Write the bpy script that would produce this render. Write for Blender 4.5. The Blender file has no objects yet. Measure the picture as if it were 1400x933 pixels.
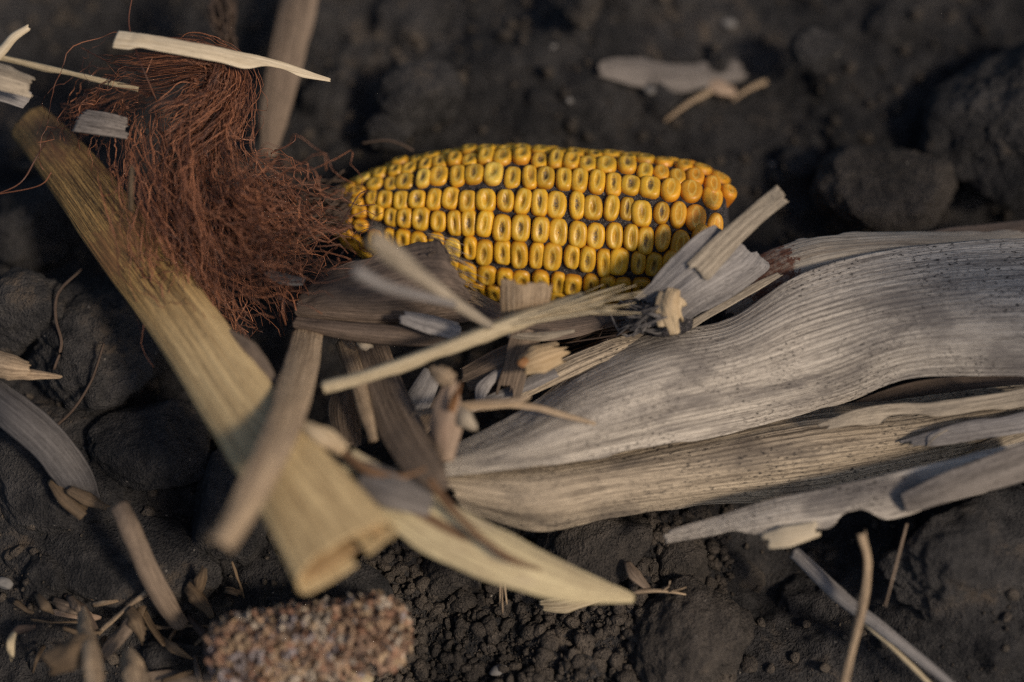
import bpy, math
import numpy as np
from mathutils import Vector, Matrix

scene = bpy.context.scene
col = scene.collection
R = np.random.RandomState(7)
MM = 0.001

# ------------------------------------------------------------------ camera
LENS, PITCH, DIST = 60.0, math.radians(62.0), 450.0
FP = LENS / 36.0 * 1400.0
CAM = np.array([0.0, -DIST * math.cos(PITCH), 10.0 + DIST * math.sin(PITCH)])
FWD = np.array([0.0, math.cos(PITCH), -math.sin(PITCH)])
UPV = np.array([0.0, math.sin(PITCH), math.cos(PITCH)])
RGT = np.array([1.0, 0.0, 0.0])


def P(px, py, h):
    """point (mm) on the sight line of a photograph pixel at height h above z = 0"""
    d = FWD + (px - 700.0) / FP * RGT - (py - 466.5) / FP * UPV
    return CAM + d * ((h - CAM[2]) / d[2])


FOCUS_PT = P(790, 345, 33)
cam_data = bpy.data.cameras.new("camera")
cam = bpy.data.objects.new("camera", cam_data)
col.objects.link(cam)
cam.location = Vector(CAM * MM)
cam.rotation_euler = (math.pi / 2 - PITCH, 0, 0)
cam_data.lens = LENS
cam_data.sensor_width = 36.0
cam_data.clip_start = 0.01
cam_data.clip_end = 200.0
cam_data.dof.use_dof = True
cam_data.dof.focus_distance = float(np.dot(FOCUS_PT - CAM, FWD)) * MM
cam_data.dof.aperture_fstop = 2.6
cam_data.dof.aperture_blades = 9
scene.camera = cam

# ------------------------------------------------------------------ daylight
SUN_EL, SUN_AZ = math.radians(44), math.radians(125)      # azimuth from +Y towards +X
world = bpy.data.worlds.new("World")
scene.world = world
world.use_nodes = True
wn = world.node_tree
sky = wn.nodes.new("ShaderNodeTexSky")
sky.sky_type = 'NISHITA'
sky.sun_disc = False
sky.sun_elevation = SUN_EL
sky.sun_rotation = SUN_AZ
sky.air_density = 1.0
sky.dust_density = 2.5
bg = wn.nodes["Background"]
bg.inputs["Strength"].default_value = 0.07
wn.links.new(sky.outputs[0], bg.inputs[0])
sun_data = bpy.data.lights.new("sun", 'SUN')
sun_data.energy = 2.75
sun_data.angle = math.radians(9)
sun_data.color = (1.0, 0.85, 0.67)
sun = bpy.data.objects.new("sun", sun_data)
col.objects.link(sun)
sd = Vector((math.cos(SUN_EL) * math.sin(SUN_AZ), math.cos(SUN_EL) * math.cos(SUN_AZ), math.sin(SUN_EL)))
sun.rotation_euler = sd.to_track_quat('Z', 'Y').to_euler()
sun.location = sd * 3
scene.view_settings.view_transform = 'Standard'
scene.view_settings.look = 'None'
scene.view_settings.gamma = 1.0
scene.view_settings.exposure = -0.03
scene.cycles.max_bounces = 6
scene.cycles.use_denoising = False
scene.cycles.filter_width = 1.3
scene.cycles.sample_clamp_indirect = 4.0

# ------------------------------------------------------------------ noise
_perm = np.random.RandomState(3).permutation(256)
_perm = np.concatenate([_perm, _perm, _perm])
_g = np.random.RandomState(5).normal(size=(256, 3))
_g /= np.linalg.norm(_g, axis=1)[:, None]


def perlin(p):
    p = np.asarray(p, dtype=np.float64)
    i = np.floor(p).astype(int)
    f = p - i
    i &= 255
    w = f * f * f * (f * (f * 6 - 15) + 10)
    out = 0
    for dx in (0, 1):
        hx = _perm[(i[..., 0] + dx) & 255]
        wx = w[..., 0] if dx else 1 - w[..., 0]
        for dy in (0, 1):
            hy = _perm[hx + ((i[..., 1] + dy) & 255)]
            wy = w[..., 1] if dy else 1 - w[..., 1]
            for dz in (0, 1):
                hz = _perm[hy + ((i[..., 2] + dz) & 255)]
                wz = w[..., 2] if dz else 1 - w[..., 2]
                g = _g[hz]
                out = out + wx * wy * wz * (g[..., 0] * (f[..., 0] - dx) + g[..., 1] * (f[..., 1] - dy) + g[..., 2] * (f[..., 2] - dz))
    return out


def fbm(p, octaves=4, gain=0.5):
    p = np.asarray(p, dtype=np.float64)
    a, s, o = 1.0, 1.0, 0.0
    for k in range(octaves):
        o = o + a * perlin(p * s + 17.3 * k)
        a *= gain
        s *= 2.03
    return o


def v3(x, y, z):
    return np.stack(np.broadcast_arrays(x, y, z), -1)


# ------------------------------------------------------------------ objects
def tag(o, label=None, cat=None, group=None, kind=None):
    if label: o['label'] = label
    if cat: o['category'] = cat
    if group: o['group'] = group
    if kind: o['kind'] = kind
    return o


def empty(name, loc, label, cat, group=None):
    o = bpy.data.objects.new(name, None)
    o.empty_display_size = 0.01
    o.location = Vector(np.asarray(loc) * MM)
    col.objects.link(o)
    return tag(o, label, cat, group)


def make_mesh(name, V, F, mat, smooth=True, attrs=None, org=None):
    """V in mm; F list of int arrays (n,3) / (n,4); returns mesh about org (mm)"""
    V = np.asarray(V, dtype=np.float64)
    if org is None:
        org = np.array([V[:, 0].mean(), V[:, 1].mean(), V[:, 2].min()])
    W = (V - org) * MM
    me = bpy.data.meshes.new(name)
    F = [np.asarray(f, dtype=np.int32) for f in F if len(f)]
    loops = np.concatenate([f.ravel() for f in F])
    tot = np.concatenate([np.full(len(f), f.shape[1], dtype=np.int32) for f in F])
    start = np.concatenate([[0], np.cumsum(tot)[:-1]]).astype(np.int32)
    me.vertices.add(len(W))
    me.vertices.foreach_set("co", W.ravel())
    me.loops.add(len(loops))
    me.loops.foreach_set("vertex_index", loops)
    me.polygons.add(len(tot))
    me.polygons.foreach_set("loop_start", start)
    me.polygons.foreach_set("loop_total", tot)
    if smooth:
        me.polygons.foreach_set("use_smooth", np.ones(len(tot), dtype=bool))
    for k, (typ, arr) in (attrs or {}).items():
        at = me.attributes.new(k, typ, 'POINT')
        at.data.foreach_set("vector" if typ == 'FLOAT_VECTOR' else "color", np.asarray(arr, dtype=np.float32).ravel())
    me.update(calc_edges=True)
    me.validate()
    if mat: me.materials.append(mat)
    return me, org


def obj(name, V, F, mat, parent=None, smooth=True, attrs=None, org=None):
    me, org = make_mesh(name, V, F, mat, smooth, attrs, org)
    o = bpy.data.objects.new(name, me)
    col.objects.link(o)
    o.location = Vector(org * MM)
    if parent is not None:
        o.parent = parent
        base = Vector(parent.location)
        pp = parent.parent
        while pp is not None:
            base = base + pp.location
            pp = pp.parent
        o.location = Vector(org * MM) - base
    return o


def cr_weights(t, n):
    i = np.clip(np.floor(t).astype(int), 0, n - 2)
    f = t - i
    w = [-.5 * f ** 3 + f ** 2 - .5 * f, 1.5 * f ** 3 - 2.5 * f ** 2 + 1, -1.5 * f ** 3 + 2 * f ** 2 + .5 * f, .5 * f ** 3 - .5 * f ** 2]
    return i, w


def pad(c, axis):
    c = np.moveaxis(c, axis, 0)
    c = np.concatenate([[2 * c[0] - c[1]], c, [2 * c[-1] - c[-2]]])
    return np.moveaxis(c, 0, axis)


def spline(pts, n):
    pts = np.asarray(pts, dtype=np.float64)
    if pts.ndim == 1: pts = pts[:, None]
    c = pad(pts, 0)
    t = np.linspace(0, len(pts) - 1, n)
    i, w = cr_weights(t, len(pts))
    return sum(w[a][:, None] * c[i + a] for a in range(4))


def jag(n, amp, run, rs):
    """torn edge: runs of near-equal length with steps and fine fray"""
    o = np.zeros(n)
    k = 0
    while k < n:
        r = max(1, int(run * (0.3 + 1.6 * rs.rand())))
        a = rs.rand() ** 1.5
        sl = rs.normal() * 0.15
        m = min(r, n - k)
        o[k:k + m] = a + sl * np.linspace(0, 1, m)
        k += r
    o += 0.06 * rs.rand(n)
    return np.clip(o, 0, 1.2) * amp


def sheet_arrays(ctrl, nu, nv, thick=0.25, vein=0.12, pitch=1.2, wave=0.5, torn=(0.5, 0.5), edge=(0.0, 0.0), run=6, seed=1, wscale=18.0, crinkle=0.0, oct=3, cut=0.0):
    rs = np.random.RandomState(seed)
    c0 = np.asarray(ctrl, dtype=np.float64)
    nS, nC = c0.shape[:2]
    mid = c0[:, nC // 2]
    length = np.linalg.norm(np.diff(mid, axis=0), axis=1).sum()
    width = np.linalg.norm(np.diff(c0, axis=1), axis=2).sum(1).mean()
    c = pad(pad(c0, 0), 1)
    u = np.linspace(0, 1, nu)[None, :]
    v = np.linspace(0, 1, nv)[:, None]
    a = jag(nu, torn[0], run, rs)[None, :] / length
    b = (jag(nu, torn[1], run, rs)[None, :] + cut * (.5 - .5 * np.cos(2 * math.pi * u)) ** 1.5) / length
    soft = lambda x: np.convolve(np.pad(x, 3, mode='edge'), np.array([1, 2, 3, 4, 3, 2, 1]) / 16.0, 'valid')
    ea = soft(jag(nv, edge[0], run * 2, rs))[:, None] / width
    eb = soft(jag(nv, edge[1], run * 2, rs))[:, None] / width
    U = ea + (1 - ea - eb) * u
    T = a + (1 - a - b) * v
    iu, wu = cr_weights(U * (nC - 1), nC)
    it, wt = cr_weights(T * (nS - 1), nS)
    Pn = 0
    for x in range(4):
        for y in range(4):
            Pn = Pn + (wt[x] * wu[y])[..., None] * c[it + x, iu + y]
    dv = np.gradient(Pn, axis=0)
    du = np.gradient(Pn, axis=1)
    N = np.cross(du, dv)
    N /= np.linalg.norm(N, axis=-1)[..., None] + 1e-12
    if N[..., 2].mean() < 0: N = -N
    um = (U - .5) * width
    vm = T * length
    z0 = seed * 3.7
    # parallel veins with slightly wandering spacing
    uw = um + 0.6 * perlin(v3(um * .15, vm * .02, z0))
    d = vein * (np.abs(np.sin(math.pi * uw / pitch)) - .6) * (0.6 + 1.2 * np.clip(perlin(v3(um * .2, vm * .02, z0 + 4)) + .4, 0, 1))
    d = d + vein * .4 * perlin(v3(um * .9, vm * .02, z0 + 9))
    d = d + wave * fbm(v3(um / wscale * 1.6, vm / wscale * .55, z0 + 2), oct)
    if crinkle:
        d = d + crinkle * fbm(v3(um / 4.0, vm / 6.0, z0 + 5), 3)
    top = Pn + N * d[..., None]
    bot = top - N * thick
    n = nu * nv
    V = np.concatenate([top.reshape(-1, 3), bot.reshape(-1, 3)])
    fib = np.stack([um, vm, np.full_like(um, z0)], -1).reshape(-1, 3)
    fib = np.concatenate([fib, fib])
    I = np.arange(n).reshape(nv, nu)
    q = lambda A, B, C, D: np.stack([A.ravel(), B.ravel(), C.ravel(), D.ravel()], -1)
    f1 = q(I[:-1, :-1], I[:-1, 1:], I[1:, 1:], I[1:, :-1])
    f2 = f1[:, ::-1] + n
    rim = np.concatenate([I[0, :], I[1:, -1], I[-1, -2::-1], I[-2:0:-1, 0]])
    nx = np.roll(rim, -1)
    f3 = np.stack([rim, rim + n, nx + n, nx], -1)
    return V, [np.concatenate([f1, f2, f3])], {'fib': ('FLOAT_VECTOR', fib)}


def sheet(name, ctrl, nu, nv, mat, parent=None, **k):
    V, F, A = sheet_arrays(ctrl, nu, nv, **k)
    return obj(name, V, F, mat, parent, attrs=A)


def ribbon_ctrl(pts, widths, rolls=0.0, curl=0.15, n=None, nc=5, up=(0, -.2, .98)):
    pts = np.asarray(pts, dtype=np.float64)
    n = n or max(6, 3 * len(pts))
    C = spline(pts, n)
    k = np.linspace(0, 1, n)
    wd = np.interp(k, np.linspace(0, 1, len(np.atleast_1d(widths))), np.atleast_1d(widths))
    rl = np.radians(np.interp(k, np.linspace(0, 1, len(np.atleast_1d(rolls))), np.atleast_1d(rolls)))
    cu = np.interp(k, np.linspace(0, 1, len(np.atleast_1d(curl))), np.atleast_1d(curl))
    T = np.gradient(C, axis=0)
    T /= np.linalg.norm(T, axis=1)[:, None]
    S = np.cross(T, np.asarray(up, float))
    S /= np.linalg.norm(S, axis=1)[:, None]
    N = np.cross(S, T)
    S2 = S * np.cos(rl)[:, None] + N * np.sin(rl)[:, None]
    N2 = np.cross(S2, T)
    out = np.zeros((n, nc, 3))
    for j, c in enumerate(np.linspace(-1, 1, nc)):
        out[:, j] = C + S2 * (c * wd / 2)[:, None] - N2 * (cu * wd * (c * c - .35))[:, None]
    return out


def ribbon(name, pts, widths, mat, parent=None, rolls=0.0, curl=0.15, nu=None, nv=None, up=(0, -.2, .98), **k):
    pts = np.asarray(pts, dtype=np.float64)
    L = np.linalg.norm(np.diff(pts, axis=0), axis=1).sum()
    w = float(np.max(widths))
    nu = nu or int(np.clip(w / .35, 5, 60))
    nv = nv or int(np.clip(L / .8, 8, 160))
    k.setdefault('wave', 0.35)
    k.setdefault('vein', 0.06)
    k.setdefault('pitch', 0.9)
    k.setdefault('run', 5)
    k.setdefault('crinkle', .2)
    k.setdefault('edge', (.25, .6))
    return sheet(name, ribbon_ctrl(pts, widths, rolls, curl, up=up), nu, nv, mat, parent, **k)


def tubes_arrays(paths, sides=4, seed=0):
    Vs, Fs, fibs = [], [], []
    off = 0
    rs = np.random.RandomState(seed)
    for pts, rad in paths:
        pts = np.asarray(pts, float)
        n = len(pts)
        rad = np.broadcast_to(np.asarray(rad, float), (n,))
        T = np.gradient(pts, axis=0)
        T /= np.linalg.norm(T, axis=1)[:, None] + 1e-9
        ref = np.array([.31, .77, .55])
        A = np.cross(T, ref)
        A /= np.linalg.norm(A, axis=1)[:, None] + 1e-9
        B = np.cross(T, A)
        th = np.arange(sides) / sides * 2 * math.pi
        ring = pts[:, None] + rad[:, None, None] * (A[:, None] * np.cos(th)[None, :, None] + B[:, None] * np.sin(th)[None, :, None])
        Vs.append(ring.reshape(-1, 3))
        I = off + np.arange(n * sides).reshape(n, sides)
        J = np.roll(I, -1, axis=1)
        Fs.append(np.stack([I[:-1].ravel(), J[:-1].ravel(), J[1:].ravel(), I[1:].ravel()], -1))
        cap = off + n * sides
        Vs.append(pts[[0, -1]])
        caps = np.concatenate([np.stack([np.full(sides, cap), J[0], I[0]], -1), np.stack([np.full(sides, cap + 1), I[-1], J[-1]], -1)])
        Fs.append(caps)
        L = np.concatenate([[0], np.cumsum(np.linalg.norm(np.diff(pts, axis=0), axis=1))])
        s = rs.rand() * 50
        fb = np.stack([np.repeat(th[None], n, 0) * rad[:, None], np.repeat(L[:, None], sides, 1), np.full((n, sides), s)], -1).reshape(-1, 3)
        fibs += [fb, np.array([[0, 0, s], [0, L[-1], s]])]
        off = cap + 2
    q = [f for f in Fs if f.shape[1] == 4]
    t = [f for f in Fs if f.shape[1] == 3]
    return np.concatenate(Vs), [np.concatenate(q), np.concatenate(t)], {'fib': ('FLOAT_VECTOR', np.concatenate(fibs))}


def tubes(name, paths, mat, parent=None, sides=4, seed=0):
    V, F, A = tubes_arrays(paths, sides, seed)
    return obj(name, V, F, mat, parent, attrs=A)


# ------------------------------------------------------------------ materials
class NT:
    def __init__(s, name):
        s.m = bpy.data.materials.new(name)
        s.m.use_nodes = True
        s.t = s.m.node_tree
        s.b = s.t.nodes["Principled BSDF"]

    def n(s, typ, **props):
        x = s.t.nodes.new(typ)
        for k, v in props.items(): setattr(x, k, v)
        return x

    def put(s, sock, v):
        if isinstance(v, bpy.types.NodeSocket): s.t.links.new(v, sock)
        elif isinstance(v, (tuple, list)) and len(v) == 3 and sock.type == 'RGBA': sock.default_value = (*v, 1)
        else: sock.default_value = v

    def math(s, op, a, b=0.0, c=0.0, clamp=False):
        x = s.n("ShaderNodeMath", operation=op, use_clamp=clamp)
        for i, v in enumerate((a, b, c)): s.put(x.inputs[i], v)
        return x.outputs[0]

    def vmul(s, v, k):
        x = s.n("ShaderNodeVectorMath", operation='MULTIPLY_ADD')
        s.put(x.inputs[0], v)
        x.inputs[1].default_value = k[:3]
        x.inputs[2].default_value = (k[3],) * 3 if len(k) > 3 else (0, 0, 0)
        return x.outputs[0]

    def noise(s, vec, scale=1.0, detail=3.0, rough=0.55, dist=0.0):
        x = s.n("ShaderNodeTexNoise")
        s.put(x.inputs["Vector"], vec)
        x.inputs["Scale"].default_value = scale
        x.inputs["Detail"].default_value = detail
        x.inputs["Roughness"].default_value = rough
        x.inputs["Distortion"].default_value = dist
        return x.outputs[0]

    def ramp(s, v, lo, hi, a=0.0, b=1.0):
        x = s.n("ShaderNodeMapRange", clamp=True, interpolation_type='SMOOTHSTEP')
        s.put(x.inputs[0], v)
        for i, k in enumerate((lo, hi, a, b)): x.inputs[i + 1].default_value = k
        return x.outputs[0]

    def mix(s, f, a, b, mode='MIX'):
        x = s.n("ShaderNodeMix", data_type='RGBA', blend_type=mode)
        s.put(x.inputs[0], f)
        s.put(x.inputs[6], a)
        s.put(x.inputs[7], b)
        return x.outputs[2]

    def bump(s, h, strength, dist):
        x = s.n("ShaderNodeBump")
        s.put(x.inputs["Height"], h)
        x.inputs["Strength"].default_value = strength
        x.inputs["Distance"].default_value = dist
        s.t.links.new(x.outputs[0], s.b.inputs["Normal"])

    def set(s, **k):
        for a, v in k.items(): s.put(s.b.inputs[a.replace('_', ' ')], v)
        return s.m


def husk_mat(name, dark, light, blotch=(.10, .085, .07), blotch_amt=.5, speck=.5, fine=1.0, bump=.5, rib=None, stain=None, rough=.75, tip=None, vpitch=1.2, lines=.45):
    m = NT(name)
    a = m.n("ShaderNodeAttribute", attribute_name='fib').outputs["Vector"]
    sx = m.n("ShaderNodeSeparateXYZ")
    m.put(sx.inputs[0], a)
    u, v = sx.outputs[0], sx.outputs[1]
    f1 = m.noise(m.vmul(a, (3.2 * fine, .07, 1.0, 0)), 1, 4, .65)
    f2 = m.noise(m.vmul(a, (.55 * fine, .018, 1.0, 9)), 1, 3, .5)
    f3 = m.noise(m.vmul(a, (5.5 * fine, .5, 1.0, 5)), 1, 2, .6)
    st = m.math('ADD', m.math('MULTIPLY', f1, .50), m.math('ADD', m.math('MULTIPLY', f2, .26), m.math('MULTIPLY', f3, .24)))
    c = m.mix(m.ramp(st, .36, .62), dark, light)
    uw = m.math('ADD', u, m.math('MULTIPLY', m.noise(m.vmul(a, (.15, .02, 1.0, 2)), 1, 2), 1.6))
    ln = m.ramp(m.math('ABSOLUTE', m.math('SINE', m.math('MULTIPLY', uw, math.pi / vpitch))), .05, .5, 1, 0)
    ln = m.math('MULTIPLY', ln, m.ramp(m.noise(m.vmul(a, (.16, .03, 1.0, 13)), 1, 3), .38, .62, .12, 1.0))
    c = m.mix(m.math('MULTIPLY', ln, lines), c, tuple(.62 * x for x in dark))
    b1 = m.noise(m.vmul(a, (.09, .035, 1.0, 21)), 1, 5, .62)
    c = m.mix(m.math('MULTIPLY', m.ramp(b1, .47, .66), blotch_amt), c, blotch)
    s1 = m.noise(m.vmul(a, (2.2, .8, 1.0, 33)), 1, 3, .6)
    s2 = m.noise(m.vmul(a, (.07, .05, 1.0, 41)), 1, 3, .6)
    sp = m.math('MULTIPLY', m.ramp(s1, .53, .68), m.math('MULTIPLY', m.ramp(s2, .37, .57), speck))
    c = m.mix(sp, c, (.028, .024, .022))
    if stain:
        v0, v1, scol = stain
        w = m.math('ADD', v, m.math('MULTIPLY', m.math('SUBTRACT', m.noise(m.vmul(a, (.5, .25, 1.0, 3)), 1, 6, .7), .5), 26.0))
        k = m.math('MULTIPLY', m.ramp(w, v0 - .4, v0 + .4), m.ramp(w, v1 - .4, v1 + .4, 1, 0))
        k = m.math('MULTIPLY', k, m.ramp(m.noise(m.vmul(a, (.9, .35, 1.0, 55)), 1, 5, .7), .34, .58, .35, .95))
        c = m.mix(k, c, m.mix(f1, tuple(.5 * x for x in scol), tuple(1.7 * x for x in scol)))
    if rib:
        rw, rcol, v0, v1 = rib
        k = m.ramp(m.math('ABSOLUTE', m.math('ADD', u, m.math('MULTIPLY', m.math('SUBTRACT', f2, .5), 1.2))), rw * .5, rw, 1, 0)
        k = m.math('MULTIPLY', k, m.ramp(v, v1 - 3, v1 + 2, 1, 0))
        c = m.mix(k, c, rcol)
    if tip:
        k = m.ramp(m.math('ADD', v, m.math('MULTIPLY', f2, 10.0)), tip[0], tip[1])  # blend along the length, puts sunlight into the colour
        c = m.mix(k, c, m.mix(m.ramp(st, .36, .62), tip[2], tip[3]))
    h = m.math('ADD', m.math('MULTIPLY', f1, .8), m.math('MULTIPLY', f3, .4))
    m.bump(h, bump, .0004)
    m.b.inputs["Specular IOR Level"].default_value = .3
    return m.set(Base_Color=c, Roughness=rough)


def soil_mat(name, lo=(.013, .0125, .0135), hi=(.046, .038, .032), speck=1.0):
    m = NT(name)
    p = m.n("ShaderNodeNewGeometry").outputs["Position"]
    n1 = m.noise(p, 28, 4, .6)
    n2 = m.noise(p, 260, 4, .65)
    n3 = m.noise(p, 1500, 3, .6)
    n4 = m.noise(p, 70, 3, .55)
    f = m.math('ADD', m.math('MULTIPLY', n1, .5), m.math('ADD', m.math('MULTIPLY', n2, .3), m.math('MULTIPLY', n3, .2)))
    c = m.mix(m.ramp(f, .38, .64), lo, hi)
    dry = m.math('MULTIPLY', m.ramp(m.math('ADD', m.math('MULTIPLY', n4, .5), m.math('MULTIPLY', n1, .5)), .53, .66), m.ramp(n2, .42, .62))
    c = m.mix(m.math('MULTIPLY', dry, .75), c, (.135, .102, .074))  # dry patches, their colour strengthened to suggest sunlit soil
    v = m.n("ShaderNodeTexVoronoi")
    m.put(v.inputs["Vector"], p)
    v.inputs["Scale"].default_value = 420
    sp = m.math('MULTIPLY', m.ramp(v.outputs["Distance"], .10, .2, 1, 0), m.ramp(m.noise(p, 300, 2), .60, .66))
    c = m.mix(m.math('MULTIPLY', sp, .7 * speck), c, (.30, .27, .24))
    h = m.math('ADD', m.math('MULTIPLY', n2, 1.0), m.math('MULTIPLY', n3, .75))
    m.bump(h, 1.0, .0026)
    m.b.inputs["Specular IOR Level"].default_value = .2
    return m.set(Base_Color=c, Roughness=.92)


M = {}
M['soil'] = soil_mat('soil', (.0165, .0165, .0185), (.073, .068, .067))
M['clod'] = soil_mat('clod_soil', (.0185, .0185, .0205), (.079, .0735, .072))
M['clod_warm'] = soil_mat('warm_clod_soil', (.034, .0305, .0285), (.122, .104, .090))  # warmer, lighter clod soil, also standing in for sunlight on some clods
M['crumb'] = soil_mat('crumb_soil', (.045, .039, .035), (.16, .132, .108), 1.5)
M['husk'] = husk_mat('weathered_husk', (.17, .145, .125), (.64, .57, .485), (.135, .118, .110), .75, 1.0, bump=.7, lines=.85)
M['husk_tan'] = husk_mat('tan_husk', (.135, .104, .076), (.58, .475, .35), (.115, .094, .078), .7, 1.0, bump=.7, vpitch=1.25, lines=.85)
M['husk_pale'] = husk_mat('pale_husk', (.16, .13, .097), (.50, .42, .32), (.16, .14, .12), .35, .35)
M['husk_grey'] = husk_mat('grey_husk', (.12, .11, .11), (.34, .315, .30), (.13, .12, .12), .5, .5)
M['husk_red'] = husk_mat('stained_husk', (.26, .21, .16), (.52, .46, .38), (.14, .12, .10), .4, .3, stain=(12, 33, (.12, .045, .026)))
M['grey_chip'] = husk_mat('grey_chip', (.085, .072, .064), (.26, .228, .205), (.09, .08, .075), .5, .6)
M['brown_leaf'] = husk_mat('brown_leaf', (.075, .054, .042), (.205, .152, .118), (.05, .04, .035), .5, .4, fine=1.2)
M['tan_strip'] = husk_mat('tan_strip', (.16, .108, .066), (.50, .375, .25), (.15, .11, .085), .4, .4)
M['brown_strip'] = husk_mat('brown_strip', (.07, .050, .036), (.25, .185, .135), (.10, .08, .065), .5, .4)
M['straw'] = husk_mat('straw', (.33, .26, .16), (.60, .50, .34), (.25, .19, .12), .3, .2)
M['pale_strip'] = husk_mat('pale_strip', (.46, .37, .25), (.68, .58, .43), (.36, .29, .20), .3, .12, bump=.3)
M['stalk'] = husk_mat('stalk_sheath', (.058, .032, .014), (.42, .262, .098), (.14, .065, .035), .8, .4, fine=1.0, bump=.7, rough=.5, vpitch=1.5, lines=.85, stain=(54, 66, (.20, .105, .045)), tip=(74, 114, (.29, .195, .095), (.64, .48, .255)))  # tip colours paint the sunlit lower end, base colours the shaded upper part
M['stalk_in'] = husk_mat('stalk_inside', (.30, .19, .085), (.50, .34, .17), (.25, .15, .07), .4, .1)
M['yellow_leaf'] = husk_mat('yellow_leaf', (.30, .23, .14), (.66, .56, .34), (.36, .28, .23), .5, .1, rib=(1.2, (.13, .075, .04), 0, 40))
M['bright_end'] = husk_mat('broken_end', (.33, .24, .13), (.66, .52, .35), (.30, .18, .08), .4, .1)
M['orange_bit'] = husk_mat('orange_bit', (.18, .08, .03), (.38, .20, .09), (.2, .07, .02), .4, .1)
M['pink_leaf'] = husk_mat('pinkish_leaf', (.19, .13, .092), (.40, .295, .215), (.2, .12, .09), .4, .2)
M['chaff'] = husk_mat('chaff', (.055, .036, .022), (.19, .13, .078), (.09, .07, .05), .4, .2)
M['midrib'] = husk_mat('leaf_midrib', (.10, .052, .026), (.26, .15, .08), (.08, .04, .02), .4, .1)
M['dark_twig'] = husk_mat('dark_twig', (.045, .030, .024), (.11, .075, .055), (.04, .03, .02), .4, .1)
M['dim_leaf'] = husk_mat('dull_grey_leaf', (.055, .050, .050), (.15, .138, .134), (.06, .055, .055), .5, .4)

m = NT('silk')
a = m.n("ShaderNodeAttribute", attribute_name='fib').outputs["Vector"]
sx = m.n("ShaderNodeSeparateXYZ")
m.put(sx.inputs[0], a)
k = m.noise(m.vmul(a, (0, .03, 7.3)), 1, 2)
c = m.mix(m.ramp(k, .36, .70), (.048, .018, .014), (.45, .185, .095))
m.b.inputs["Specular IOR Level"].default_value = .5
M['silk'] = m.set(Base_Color=c, Roughness=.45)

m = NT('kernel')
oi = m.n("ShaderNodeObjectInfo")
p = m.n("ShaderNodeTexCoord").outputs["Object"]
rv = m.n("ShaderNodeVectorMath", operation='ADD')
m.put(rv.inputs[0], p)
cmb = m.n("ShaderNodeCombineXYZ")
m.put(cmb.inputs[0], m.math('MULTIPLY', oi.outputs["Random"], 3.0))
m.put(rv.inputs[1], cmb.outputs[0])
pr = rv.outputs[0]
sx = m.n("ShaderNodeSeparateXYZ")
m.put(sx.inputs[0], p)
nz = m.noise(pr, 900, 3, .6)
ex = m.math('POWER', m.math('DIVIDE', m.math('ADD', sx.outputs[0], m.math('MULTIPLY', m.math('SUBTRACT', nz, .5), .0008)), .00046), 2.0)
ey = m.math('POWER', m.math('DIVIDE', sx.outputs[1], .0014), 2.0)
d = m.math('ADD', m.math('ADD', ex, ey), m.math('MULTIPLY', m.math('SUBTRACT', m.noise(pr, 2200, 2), .5), 1.3))
spot = m.math('MULTIPLY', m.ramp(d, .45, 1.35, 1, 0), oi.outputs["Alpha"])
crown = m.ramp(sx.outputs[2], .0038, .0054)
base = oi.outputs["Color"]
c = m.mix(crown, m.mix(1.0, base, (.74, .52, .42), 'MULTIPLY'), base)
ringk = m.math('MULTIPLY', m.ramp(d, 1.2, 2.4), m.ramp(d, 3.0, 5.0, 1, 0))
c = m.mix(m.math('MULTIPLY', ringk, .5), c, (.90, .66, .17))
c = m.mix(m.math('MULTIPLY', m.ramp(m.noise(pr, 420, 3), .42, .68), .38), c, (.40, .20, .02))
c = m.mix(m.math('MULTIPLY', spot, m.ramp(m.noise(pr, 1800, 3), .35, .62, .45, .95)), c, (.075, .055, .030))
halo = m.math('MULTIPLY', m.math('MULTIPLY', m.ramp(d, 1.0, 3.4, 1, 0), m.ramp(m.noise(pr, 2600, 3, .7), .40, .60)), m.math('MULTIPLY', oi.outputs['Alpha'], .65))
c = m.mix(halo, c, (.17, .125, .075))
dust = m.math('MULTIPLY', m.ramp(m.noise(pr, 3200, 2), .62, .72), m.ramp(sx.outputs[2], .0040, .0054, .9, .22))
c = m.mix(dust, c, (.07, .06, .055))
m.bump(m.noise(pr, 1400, 3), .12, .0003)
m.b.inputs["Subsurface Weight"].default_value = .12
m.b.inputs["Subsurface Radius"].default_value = (1.0, .5, .15)
m.b.inputs["Subsurface Scale"].default_value = .0012
M['kernel'] = m.set(Base_Color=c, Roughness=m.ramp(nz, .3, .7, .36, .52))

m = NT('cob_dust')
p = m.n("ShaderNodeNewGeometry").outputs["Position"]
n1 = m.noise(p, 900, 3)
n2 = m.noise(p, 3500, 2)
c = m.mix(m.ramp(n1, .4, .65), (.018, .016, .018), (.06, .052, .055))
c = m.mix(m.math('MULTIPLY', m.ramp(n2, .62, .70), .8), c, (.35, .32, .30))
m.bump(n2, .8, .0006)
M['cob'] = m.set(Base_Color=c, Roughness=.95)

m = NT('cob_chaff')
t = m.n("ShaderNodeAttribute", attribute_name='tint').outputs["Color"]
p = m.n("ShaderNodeNewGeometry").outputs["Position"]
c = m.mix(m.ramp(m.noise(p, 1400, 3), .35, .65), m.mix(1.0, t, (.45, .42, .42), 'MULTIPLY'), t)
M['cob_chaff'] = m.set(Base_Color=c, Roughness=.85)

m = NT('pale_pebble')
p = m.n("ShaderNodeNewGeometry").outputs["Position"]
M['pebble'] = m.set(Base_Color=m.mix(m.noise(p, 700, 4), (.08, .075, .075), (.26, .245, .23)), Roughness=.8)


# ------------------------------------------------------------------ ground
def zbase(x, y):
    yc = np.clip(y, -170, 260)
    z = np.where(yc < 0, .13 * yc, .075 * yc) - 3.0
    return z


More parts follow.
